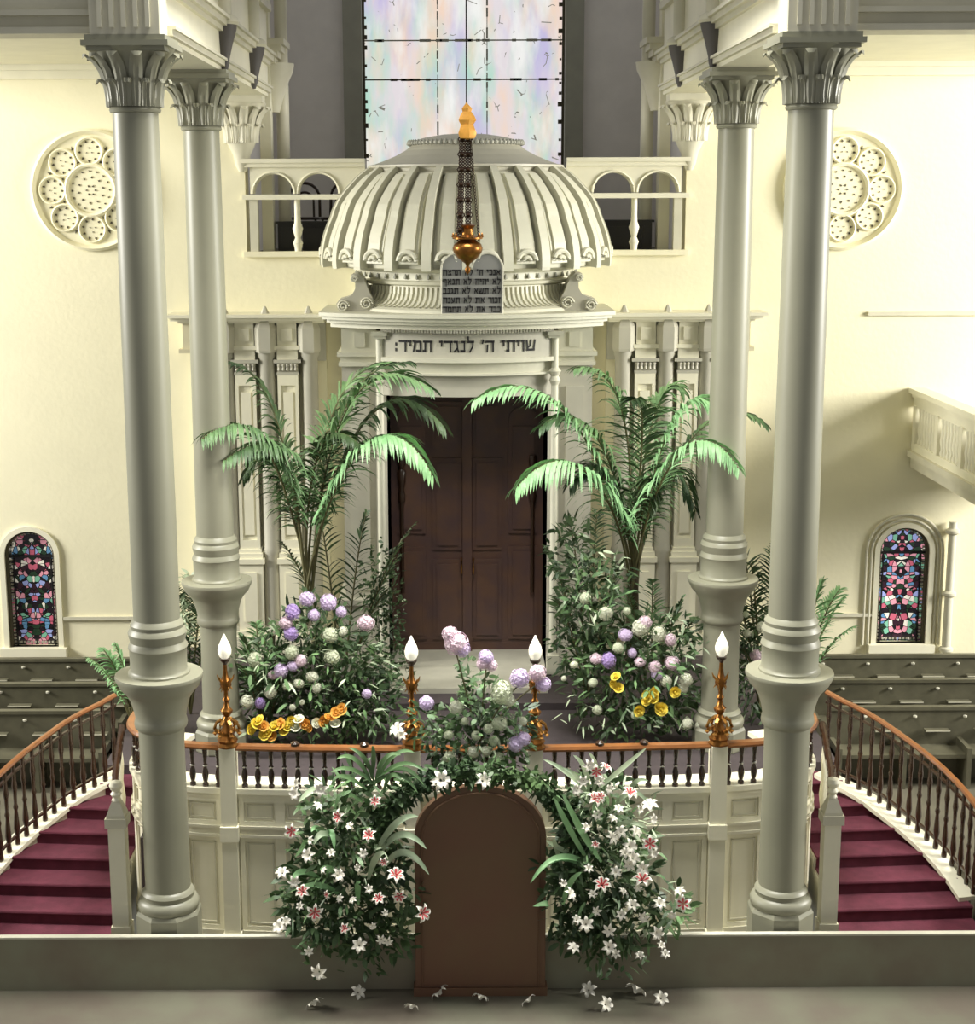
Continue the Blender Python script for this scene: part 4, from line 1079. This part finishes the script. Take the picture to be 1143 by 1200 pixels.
rp2 = palm('kentia_palm', 'tall palm with mint green arching fronds on the right of the ark doors', B2, [pfr(jit(B2, i), f[:3], f[3], f[4], f[5]) for i, f in enumerate(FR)], 12)
MB().lathe([(.10,-.9),(.085,-.2),(.07,.2),(.05,.55)], B2, 12).build('trunk', 'trunk', rp2, smooth=True)
# small palms and ferns
def fern(label, base, tips, L, m, seed, name='small_palm', droop=.9):
    base = Vector((base.x, base.y, PZ if abs(base.x) < 4.6 and base.y > 18.8 else 0))
    rng = random.Random(seed); t = thing(name, label, 'palm' if 'palm' in name else 'fern', base)
    for (u, v, Y) in tips:
        T = at(u, v, Y); mid = base.lerp(T, .5)+Vector((0, 0, .25*(T-base).length+.05))
        b, st = frond_mesh([base, mid, T], L*1.2, n=26, w=.032, rng=rng, droop=droop, start=.25)
        f = b.build('frond', m, t); st.build('stalk', 'stem', f, smooth=True)
    return t
fern('small palm with spreading fronds in front of the left ark pilaster', at(400, 720, 21.2), [(485,615,21.),(470,650,20.8),(330,635,20.6),(430,600,21.4),(372,590,21.2),(455,690,20.8)], .26, 'leaf', 21)
fern('small palm with dark fronds in front of the right ark pilaster', at(690, 735, 21.2), [(640,640,21.),(700,600,21.4),(650,700,20.8),(730,655,20.9),(668,610,21.4),(720,690,20.6)], .26, 'leaf', 22)
fern('dark upright palm frond plant between the two right columns', at(893, 800, 20.6), [(868,628,20.8),(910,640,20.8),(862,700,20.2),(920,690,20.4),(880,660,20.0),(870,760,20.0)], .28, 'leaf', 23)
fern('mint green palm fronds spreading out right of the right front column', at(935, 790, 21.0), [(990,700,20.8),(985,690,21.3),(965,680,21),(1000,735,20.6)], .30, 'leaf_light', 24)
fern('pale green fern arching over left of the left front column', at(158, 800, 20.0), [(105,772,19.8),(120,760,20.2),(135,755,20.),(178,760,20.)], .22, 'leaf_light', 25, 'fern', 1.4)
fern('dark leafy palm between the two left columns', at(222, 800, 20.8), [(205,690,20.8),(240,690,20.8),(200,740,20.6),(250,730,20.6),(222,690,21)], .24, 'leaf', 26)
fern('short bushy palm with narrow leaves at the foot of the right palm', at(765, 745, 20.2), [(735,690,20.),(800,700,20.),(765,680,20.3),(815,725,19.9),(722,720,19.9)], .2, 'leaf_mid', 27)
fern('short bushy palm with striped narrow leaves left of the lilac hydrangeas', at(310, 790, 19.6), [(285,745,19.4),(330,740,19.6),(300,730,19.8),(345,760,19.4),(282,780,19.3)], .22, 'leaf_mid', 28)

def foliage(name, ells, Y, dep, dens, seed, parent, m='leaf', ll=(.10,.2), w=(.025,.06), droop=.8):
    rng = random.Random(seed); b = MB()
    for (u, v, ru, rv) in ells:
        k = px(Y); c = at(u, v, Y); n = int(dens*2.3*(ru*rv)/1000)
        for _ in range(n):
            while True:
                x, y, z = rng.uniform(-1,1), rng.uniform(-1,1), rng.uniform(-1,1)
                if x*x+y*y+z*z < 1: break
            p = c+Vector((x*ru/k, y*dep, z*rv/k)); d = Vector((x, y*.8-.35, z*.5+.15))+wilt(rng)*.8
            b.blade(p, d, wilt(rng)+Vector((0,-.5,1)), rng.uniform(*ll), rng.uniform(*w), droop=rng.uniform(.2, 1)*droop, n=3)
    return b.build(name, m, parent)
# blossoms -------------------------------------------------------
def ball_bloom(seed, n=70):
    rng = random.Random(seed); b = MB()
    b.lathe([(0,-.8),(.55,-.6),(.8,-.1),(.72,.45),(.4,.78),(0,.86)], seg=12)
    for i in range(n):
        z = 1-2*(i+.5)/n; r = math.sqrt(1-z*z); a = i*2.39996
        nv = Vector((r*math.cos(a), r*math.sin(a), z)); u = nv.cross(Vector((.2,.3,1))).normalized(); w_ = nv.cross(u)
        ph = rng.uniform(0, 6); s = rng.uniform(.2, .27); c = nv*rng.uniform(.86, 1.02)
        for k in range(4):
            q = ph+k*PI/2; d = u*math.cos(q)+w_*math.sin(q); e = nv.cross(d)
            b.add([c, c+d*s*.6+e*s*.42+nv*.05, c+d*s+nv*.02, c+d*s*.6-e*s*.42+nv*.05], [(0,1,2,3)])
    return b
def lily_meshes():
    b = MB(); th = MB()
    for k in range(6):
        a = k*PI/3; d = Vector((math.cos(a), math.sin(a), 0)); e = Vector((-math.sin(a), math.cos(a), 0)); vs = []; tv = []
        for i in range(8):
            t = i/7; r = .10+t*.95; z = .55*math.sin(t*2.4)-.15-.25*t*t; ww = .24*math.sin(PI*(t*.9+.06))*(1 if k % 2 else 1.15)
            p = d*r+Vector((0,0,z)); vs += [p-e*ww+Vector((0,0,.06)), p, p+e*ww+Vector((0,0,.06))]
            if i < 5: tv += [p-e*ww*.45+Vector((0,0,.055)), p+Vector((0,0,.03)), p+e*ww*.45+Vector((0,0,.055))]
        b.add(vs, [(3*i+j, 3*i+j+1, 3*i+j+4, 3*i+j+3) for i in range(7) for j in range(2)])
        th.add(tv, [(3*i+j, 3*i+j+1, 3*i+j+4, 3*i+j+3) for i in range(4) for j in range(2)])
        th.tube([(0,0,0), d*.18+Vector((0,0,.5)), d*.3+Vector((0,0,.62))], .02, 4)
    return b, th
def rose_bloom():
    b = MB()
    for ring, (n, r, h, tilt) in enumerate(((3,.25,.75,.1),(5,.5,.65,.35),(6,.8,.45,.7))):
        for k in range(n):
            a = k*2*PI/n+ring*.5; d = Vector((math.cos(a), math.sin(a), 0)); e = Vector((-math.sin(a), math.cos(a), 0)); vs = []
            for i in range(4):
                t = i/3; p = d*(r*.5+r*t*.7*(1+tilt))+Vector((0,0,-.3+h*t*1.2))
                ww = r*.9*(.5+.5*math.sin(PI*t*.8+.3))
                vs += [p-e*ww-d*.1, p, p+e*ww-d*.1]
            b.add(vs, [(3*i+j, 3*i+j+1, 3*i+j+4, 3*i+j+3) for i in range(3) for j in range(2)])
    b.lathe([(0,-.5),(.3,-.3),(.35,.1),(.15,.5),(0,.55)], seg=8)
    return b
PM = {}
def mesh_of(key, builder, m):
    if (key, m) not in PM:
        base = next((v for (k, _), v in PM.items() if k == key), None)
        if base is None:
            o = builder().build('bloom', m); me = o.data; bpy.data.objects.remove(o)
        else:
            me = base.copy(); me.materials.clear(); me.materials.append(M[m])
        PM[(key, m)] = me
    return PM[(key, m)]
frng = random.Random(77)
def bloom(kind, parent, u, v, Y, rpx, m, name=None, face=None):
    k = px(Y); p = at(u, v, Y); r = rpx/k
    if kind == 'ball': me = mesh_of('ball', lambda: ball_bloom(1), m); nm = 'hydrangea_head'
    elif kind == 'rose': me = mesh_of('rose', rose_bloom, m); nm = 'rose_bloom'
    else: me = mesh_of('lily', lambda: lily_meshes()[0], 'lily'); nm = 'lily_flower'
    o = bpy.data.objects.new(name or nm, me); C.objects.link(o)
    org = ORI.get(parent.name, Vector()) if parent else Vector()
    o.location = p-org; o.parent = parent
    sc = r*frng.uniform(.92, 1.08); o.scale = (sc, sc, sc*frng.uniform(.85, 1.15))
    if kind == 'ball': o.rotation_euler = (frng.uniform(-.5,.5), frng.uniform(-.5,.5), frng.uniform(0, 6))
    else: o.rotation_euler = face or (PI/2-.5+frng.uniform(-.7,.5), frng.uniform(-.6,.6), frng.uniform(-.8,.8))
    ORI[o.name] = p
    if kind == 'lily' and m == 'pink':
        th = bpy.data.objects.new('throat', mesh_of('throat', lambda: lily_meshes()[1], 'throat')); C.objects.link(th); th.parent = o
    return o

# left bank
t = thing('flower_bank', 'bank of lilac hydrangeas above yellow and orange roses, behind the rail at left', 'flowers', at(360, 860, 19.6), 'flower banks beside the ark doors')
foliage('foliage', [(365,790,85,70),(318,815,42,42),(370,735,45,40),(430,830,48,36),(360,850,80,22),(405,800,60,60)], 19.7, .45, 58, 31, t)
foliage('pale_foliage', [(330,775,50,45),(420,790,50,60),(300,840,25,20)], 19.4, .5, 12, 32, t, m='leaf_pale', w=(.015,.035))
foliage('mid_foliage', [(350,780,70,60),(300,770,30,30),(400,840,60,25)], 19.35, .45, 14, 33, t, m='leaf_mid')
for (u, v, r, m) in ((360,702,9,'lilac'),(385,706,10,'lilac'),(343,717,9,'grape'),(368,721,7,'lilac'),(400,717,7,'lilac'),(335,730,9,'pinkish'),(341,742,9,'grape'),(429,730,10,'pinkish'),(387,744,10,'greenish'),(402,740,6,'ivory'),(342,764,8,'greenish'),(353,774,7,'pinkish'),(343,781,7,'lilac'),(329,786,8,'lilac'),(320,791,6,'pinkish'),(317,811,7,'ivory'),(290,822,8,'ivory'),(305,824,7,'grape'),(366,793,7,'ivory'),(350,801,7,'ivory'),(371,806,6,'ivory'),(299,773,9,'greenish'),(337,804,6,'greenish'),(354,823,4,'ivory'),(343,829,4,'ivory'),(430,813,6,'lilac'),(389,770,9,'greenish')):
    bloom('ball', t, u, v, 19.25, r, m)
rng = random.Random(4)
for i, (u, v) in enumerate(((294,854),(300,848),(309,851),(315,857),(322,851),(329,848),(336,851),(342,845),(350,843),(357,848),(362,852),(371,847),(379,845),(386,841),(393,848),(394,835),(401,831),(318,862),(310,861),(304,844),(347,851),(333,856))):
    bloom('rose', t, u, v, 18.95, 5.2, ('yellow','yellow','orange')[i % 3] if u < 345 else ('orange','orange','ivory')[i % 3])
# vine creeping up the left pilaster
t = thing('climbing_vine', 'dark leafy vine with tiny pale buds left of the ark doors', 'vine', at(450, 780, 21.6))
foliage('foliage', [(448,750,24,80),(440,680,22,60),(468,800,20,50),(460,700,14,70)], 21.5, .15, 60, 34, t, ll=(.06,.12), w=(.03,.05))
foliage('buds', [(455,740,22,85)], 21.35, .12, 22, 35, t, m='leaf_pale', ll=(.02,.04), w=(.02,.03))
# right bank
t = thing('flower_bank', 'bank of white and lilac hydrangeas with yellow roses, behind the rail at right', 'flowers', at(745, 850, 19.6), 'flower banks beside the ark doors')
foliage('foliage', [(742,790,88,66),(700,700,48,58),(672,650,30,50),(775,745,50,32),(790,830,48,30),(740,842,70,22),(680,750,40,50)], 19.8, .45, 54, 41, t)
foliage('pale_foliage', [(695,680,40,60),(790,760,45,40),(700,830,50,25),(800,850,40,14)], 19.5, .45, 14, 42, t, m='leaf_pale', w=(.015,.04))
foliage('mid_foliage', [(740,790,75,55),(700,700,40,50)], 19.4, .45, 14, 43, t, m='leaf_mid')
for (u, v, r, m) in ((733,744,9,'lilac'),(751,736,10,'ivory'),(756,730,8,'pinkish'),(772,743,9,'ivory'),(786,750,7,'pinkish'),(725,759,8,'greenish'),(713,774,9,'grape'),(699,772,7,'pinkish'),(741,765,6,'lilac'),(750,776,7,'pinkish'),(768,782,8,'pinkish'),(770,790,7,'lilac'),(788,777,9,'pinkish'),(781,798,7,'ivory'),(804,797,8,'ivory'),(801,806,6,'ivory'),(710,719,9,'ivory'),(686,701,7,'greenish'),(673,779,5,'ivory'),(661,795,3,'ivory'),(700,832,6,'greenish'),(745,838,5,'greenish'),(806,848,7,'ivory'),(820,850,5,'ivory'),(735,716,5,'greenish'),(695,800,6,'greenish')):
    bloom('ball', t, u, v, 19.3, r, m)
for (u, v, r) in ((722,793,5),(718,801,4.5),(725,806,5),(766,812,6),(759,816,6),(766,819,5),(749,833,6),(775,831,6),(771,828,4),(791,811,5),(757,822,4)):
    bloom('rose', t, u, v, 19.0, r, 'yellow')
t = thing('potted_shrub', 'dark shrub with pinkish white blooms between the right columns', 'shrub', at(885, 850, 20.4))
foliage('foliage', [(885,800,22,60),(888,740,20,40)], 20.4, .25, 60, 44, t)
foliage('pale_foliage', [(885,790,22,60)], 20.1, .2, 16, 45, t, m='leaf_pale', w=(.015,.03))
for (u, v, r, m) in ((886,768,8,'pinkish'),(876,742,5,'ivory'),(893,735,6,'ivory'),(874,720,4,'greenish')): bloom('ball', t, u, v, 20.0, r, m)
t = thing('hanging_ivy', 'small tuft of creamy leaves on the flange behind the left front column', 'plant', at(218, 690, 19.9))
foliage('foliage', [(222,680,12,10),(215,730,12,30)], 20.2, .12, 110, 46, t, m='leaf_pale', ll=(.08,.14), w=(.02,.04))

# centre bouquet standing behind the desk
t = thing('centre_bouquet', 'large bouquet topped with lilac hydrangeas rising above the flower arch', 'flowers', at(560, 900, 15.4), None)
foliage('foliage', [(560,872,62,46),(565,825,30,36),(505,850,26,28),(605,850,26,34),(548,790,10,22)], 15.35, .22, 56, 51, t, ll=(.07,.15), w=(.025,.055))
foliage('pale_foliage', [(560,865,60,44)], 15.15, .2, 9, 52, t, m='leaf_pale', ll=(.06,.12), w=(.015,.03))
foliage('mid_foliage', [(560,860,60,46),(565,820,26,34)], 15.15, .2, 14, 53, t, m='leaf_mid', ll=(.06,.12))
for (u, v, r, m) in ((535,754,14,'pinkish'),(528,744,9,'pinkish'),(541,760,10,'lilac'),(570,770,10,'lilac'),(566,778,8,'pinkish'),(576,780,7,'pinkish'),(609,795,11,'lilac'),(630,789,10,'pinkish'),(637,802,9,'lilac'),(588,812,13,'greenish'),(596,820,9,'ivory'),(500,824,9,'lilac'),(535,829,8,'ivory'),(586,848,9,'greenish'),(573,854,7,'greenish'),(604,872,9,'lilac'),(614,866,9,'lilac'),(555,881,8,'ivory'),(570,880,6,'ivory'),(584,889,7,'greenish'),(527,887,7,'greenish'),(526,861,6,'greenish'),(579,868,7,'greenish'),(545,845,5,'greenish'),(613,845,5,'ivory'),(558,862,6,'greenish')):
    bloom('ball', t, u, v, 15.05, r, m)
b = MB()
for (u, v) in ((535,765),(570,782),(612,800),(634,800)): b.tube(bez([at(562,870,15.3), at((562+u)/2, 820, 15.2), at(u, v, 15.07)], 8), .008, 5)
b.build('stems', 'stem', t)
# garland arch
t = thing('flower_arch', 'leafy green garland arching over the brown desk', 'garland', at(560, 915, 14.85))
gp = bez([at(462,1090,14.75), at(445,960,14.75), at(478,905,14.75), at(560,900,14.75), at(640,905,14.75), at(690,960,14.75), at(672,1090,14.75)], 60)
b = MB(); rng = random.Random(61)
gp = [at(448,985,14.75),at(452,960,14.75),at(462,940,14.75),at(480,925,14.75),at(502,914,14.75),at(530,907,14.75),at(560,905,14.75),at(592,907,14.75),at(622,914,14.75),at(645,928,14.75),at(662,948,14.75),at(675,972,14.75),at(682,1000,14.75)]
b.tube(gp, .05, 8)
for i in range(len(gp)-1):
    for _ in range(110):
        p = gp[i].lerp(gp[i+1], rng.random()); d = wilt(rng)+Vector((0,-.5,0)); b.blade(p+d.normalized()*.04+wilt(rng)*.08, d, wilt(rng)+Vector((0,-.5,.6)), rng.uniform(.06,.13), rng.uniform(.03,.06), droop=.5)
b.build('foliage', 'leaf', t)
b = MB()
for i in range(len(gp)-1):
    for _ in range(12):
        p = gp[i].lerp(gp[i+1], rng.random()); d = wilt(rng)+Vector((0,-.7,0)); b.blade(p+wilt(rng)*.1, d, wilt(rng)+Vector((0,-.5,.6)), rng.uniform(.06,.12), rng.uniform(.02,.04), droop=.5)
b.build('mid_foliage', 'leaf_mid', t)
for (u, v, r, k) in ((517,914,12,'lily'),(512,920,9,'lily'),(566,915,11,'lily'),(466,855,11,'lily'),(470,862,8,'lily'),(440,939,8,'pink')):
    bloom('lily', t, u, v, 14.6 if v > 880 else 14.9, r, 'pink' if k == 'pink' else 'white')

def straps(parent, tips, m, w=.05, seed=1, Y=14.7):
    b = MB(); rng = random.Random(seed)
    for (u0, v0, u1, v1, u2, v2) in tips:
        pts = bez([at(u0,v0,Y), at(u1,v1,Y-.12), at(u2,v2,Y-.2)], 12); vs = []
        for i, p in enumerate(pts):
            tt = (pts[min(i+1,12)]-pts[max(i-1,0)]).normalized(); sd = tt.cross(Vector((0,-.8,.6))).normalized(); q = i/12
            ww = w*(.25+.75*math.sin(PI*(q*.9+.08)))*(1 if i < 12 else .1)
            up = Vector((0,-.3,1))*ww*.25
            vs += [p-sd*ww/2, p-up, p+sd*ww/2]
        b.add(vs, [(3*i+j, 3*i+j+1, 3*i+j+4, 3*i+j+3) for i in range(12) for j in range(2)])
    return b.build('strap_leaves', m, parent, smooth='all')
# left lily mass
Yl = 14.75
t = thing('lily_arrangement', 'tall mound of pink throated lilies and strap leaves left of the brown desk', 'flowers', at(405, 1100, Yl), 'lily arrangements beside the desk')
foliage('foliage', [(408,1010,70,75),(400,945,52,36),(395,1070,66,42),(460,1050,36,60),(440,1100,50,25),(360,1050,38,50)], Yl+.1, .26, 44, 71, t, ll=(.09,.2), w=(.03,.06))
foliage('mid_foliage', [(405,1000,70,80),(380,1060,60,50),(430,910,50,20)], Yl, .26, 9, 72, t, m='leaf_mid', ll=(.09,.2), w=(.025,.05))
foliage('trailing_foliage', [(385,1120,40,26),(430,1130,24,16)], Yl, .12, 16, 74, t, ll=(.07,.14))
foliage('pale_foliage', [(405,1000,70,90)], Yl-.05, .26, 4, 73, t, m='leaf_pale', ll=(.08,.16), w=(.012,.03))
straps(t, [(435,915,415,875,394,890),(438,915,430,880,408,876),(440,915,450,875,470,885),(442,915,470,880,500,905),(440,912,475,885,497,920),(436,912,440,880,436,874),(440,920,410,890,388,905),(442,915,462,870,486,882),(430,925,400,900,390,915),(440,918,470,892,490,930),(425,940,395,915,393,950),(450,930,455,895,472,915)], 'leaf_mid', .045, 1, Yl)
straps(t, [(440,1000,465,950,490,957),(445,1000,470,958,500,995),(448,1020,472,975,503,1025),(400,985,375,965,368,990),(385,930,370,915,350,940),(432,1030,440,995,452,1000)], 'leaf_pale', .07, 2, Yl-.1)
straps(t, [(385,990,370,960,365,975),(380,985,390,960,392,995),(375,1030,350,1010,340,1035),(400,1050,375,1030,352,1040),(420,1060,418,1030,422,1035),(400,1030,385,1010,375,1020)], 'leaf_light', .06, 3, Yl-.1)
LL = [(410,968,6,0),(425,1000,6,0),(365,985,6,0),(352,1062,6,0),(404,1088,7,1),(432,1042,6,0),(380,1020,5,0),(450,1010,6,1),(372,945,7,0),(362,1115,6,0),(374,1139,11,0),(397,957,9,1),(342,974,9,1),(362,1002,10,0),(396,1026,9,0),(433,979,9,1),(376,925,10,0),(331,1023,9,0),(345,1033,8,0),(355,1045,10,1),(369,1069,11,1),(464,1026,12,1),(468,1050,9,1),(444,1053,9,1),(495,1070,11,1),(328,1086,10,0),(335,1080,7,0),(451,1070,5,0),(421,1108,9,0),(346,930,8,0),(399,1053,6,0),(414,1055,6,0),(420,1017,6,0),(447,1101,6,0),(349,917,6,0),(388,1000,6,0),(455,1103,6,0),(384,1048,6,1),(437,1085,5,0)]
for (u, v, r, pk) in LL: bloom('lily', t, u, v, Yl-.32, r, 'pink' if pk else 'white')
# right lily mass
t = thing('lily_arrangement', 'tall mound of white lilies and drooping pale leaves right of the brown desk', 'flowers', at(715, 1100, Yl), 'lily arrangements beside the desk')
foliage('foliage', [(708,1010,62,75),(700,935,40,36),(722,1075,66,42),(675,1050,40,60),(785,1065,26,30),(690,1100,40,25),(660,1020,30,40)], Yl+.1, .26, 44, 81, t, ll=(.09,.2), w=(.03,.06))
foliage('mid_foliage', [(710,1010,66,80),(780,1065,30,30)], Yl, .26, 8, 82, t, m='leaf_mid', ll=(.09,.18), w=(.02,.045))
foliage('trailing_foliage', [(720,1125,44,24)], Yl, .12, 16, 84, t, ll=(.07,.14))
foliage('pale_foliage', [(715,960,60,60),(740,1040,50,60)], Yl-.05, .26, 12, 83, t, m='leaf_pale', ll=(.08,.16), w=(.012,.03))
straps(t, [(690,930,665,900,637,890),(690,930,690,895,672,885),(695,930,705,895,690,882),(690,940,680,905,660,900),(700,925,730,900,758,876),(715,975,735,955,755,970),(712,960,740,905,762,945),(735,960,735,905,760,915),(660,1020,650,985,648,983),(675,1005,650,990,640,985)], 'leaf_pale', .05, 4, Yl-.05)
straps(t, [(690,1020,650,985,622,1035),(695,1015,655,990,632,1020),(690,1010,660,960,650,935),(700,1000,672,960,660,930),(705,1010,680,975,668,950),(660,1060,665,1030,682,1022),(640,1062,650,1055,625,1062)], 'leaf_light', .06, 5, Yl-.1)
RL = [(684,915,7,0),(716,925,7,0),(725,948,7,0),(686,970,7,0),(698,990,6,1),(722,1022,7,0),(730,1045,6,0),(690,1018,6,0),(676,1078,7,0),(755,1075,7,0),(728,1072,7,0),(700,1068,6,0),(750,1120,6,0),(765,960,7,0),(750,948,6,0),(699,904,9,1),(690,897,8,0),(710,900,8,1),(697,937,11,1),(704,934,8,1),(738,930,10,1),(762,944,11,0),(677,925,8,0),(717,982,9,0),(738,992,10,0),(762,989,11,1),(742,1006,9,0),(754,1018,9,0),(753,1031,11,1),(706,1037,12,1),(668,1048,9,0),(741,1061,9,0),(801,1059,10,1),(797,1045,8,0),(773,1059,9,0),(687,1083,9,0),(714,1090,9,0),(714,1110,10,0),(770,1093,9,0),(672,1111,9,0),(728,975,8,0),(745,975,8,0),(766,1000,7,0),(733,1000,8,0),(718,960,7,0),(700,955,7,0),(775,1108,6,0),(780,1118,6,0),(660,1035,6,0),(695,1048,6,0),(703,915,7,0),(738,1013,8,0),(748,1040,6,0),(722,1118,6,0),(788,1072,6,0)]
for (u, v, r, pk) in RL: bloom('lily', t, u, v, Yl-.32, r, 'pink' if pk else 'white')
# loose lilies fallen in front
b0 = 0
FALL = [(369,1177,9,'curled cream lily lowest on the left, near the bottom edge'),(420,1163,8,'dim cream lily lying between the left mound and the bottom edge'),(516,1164,10,'white lily lying in front of the brown desk, left of its middle'),(563,1170,8,'single pale lily bud lying in front of the brown desk, at its middle'),(620,1173,9,'cream lily lying in front of the brown desk foot at right'),(690,1160,9,'round white lily lying below the right lily mound, left one'),(745,1162,12,'large open white lily lying below the right lily mound'),(775,1170,8,'white lily at the right end of the fallen blooms'),(710,1177,8,'small white lily lowest under the right lily mound'),(482,1181,7,'small pale lily near the bottom edge, left of the brown desk')]
for u, v, r, lab in FALL:
    # lies on the lower floor
    lo, hi = 9., 14.9
    for _ in range(40):
        m_ = (lo+hi)/2
        if at(u, v, m_).z > LZ+.05: lo = m_
        else: hi = m_
    o = bloom('lily', None, u, v, lo, r*1.25, 'white', name='fallen_lily', face=(frng.uniform(.4,1.0), frng.uniform(-.4,.4), frng.uniform(0, 6)))
    tag(o, lab, 'flower', 'fallen lilies in front of the desk')

# ------------------------------------------------------------------ light
def area(name, loc, target, sx, sy, power, col):
    l = bpy.data.lights.new(name, 'AREA'); l.shape = 'RECTANGLE'; l.size = sx; l.size_y = sy; l.energy = power; l.color = col
    o = bpy.data.objects.new(name, l); C.objects.link(o); o.location = loc
    o.rotation_euler = (Vector(target)-Vector(loc)).to_track_quat('-Z', 'Y').to_euler(); return o
area('side_window_light_left', (-20, 18.4, 9.5), (0, 24.1, 5.5), 6, 6, 5000, (1., .975, .9))
area('side_window_light_right', (20, 17.4, 8.5), (0, 24.1, 5.5), 6, 6, 5900, (1., .975, .9))
k_ = area('skylight', (0, 15.4, 13.), (0, 16.0, 0), 4, 3, 700, (1., .98, .92)); k_.data.spread = R(85)
w = bpy.data.worlds.new('daylight'); bpy.context.scene.world = w; w.use_nodes = True
w.node_tree.nodes['Background'].inputs[0].default_value = (.97, .97, .96, 1); w.node_tree.nodes['Background'].inputs[1].default_value = .29
vs_ = bpy.context.scene.view_settings
vs_.view_transform = 'Standard'; vs_.look = 'None'; vs_.gamma = 1; vs_.exposure = 0; vs_.use_curve_mapping = False
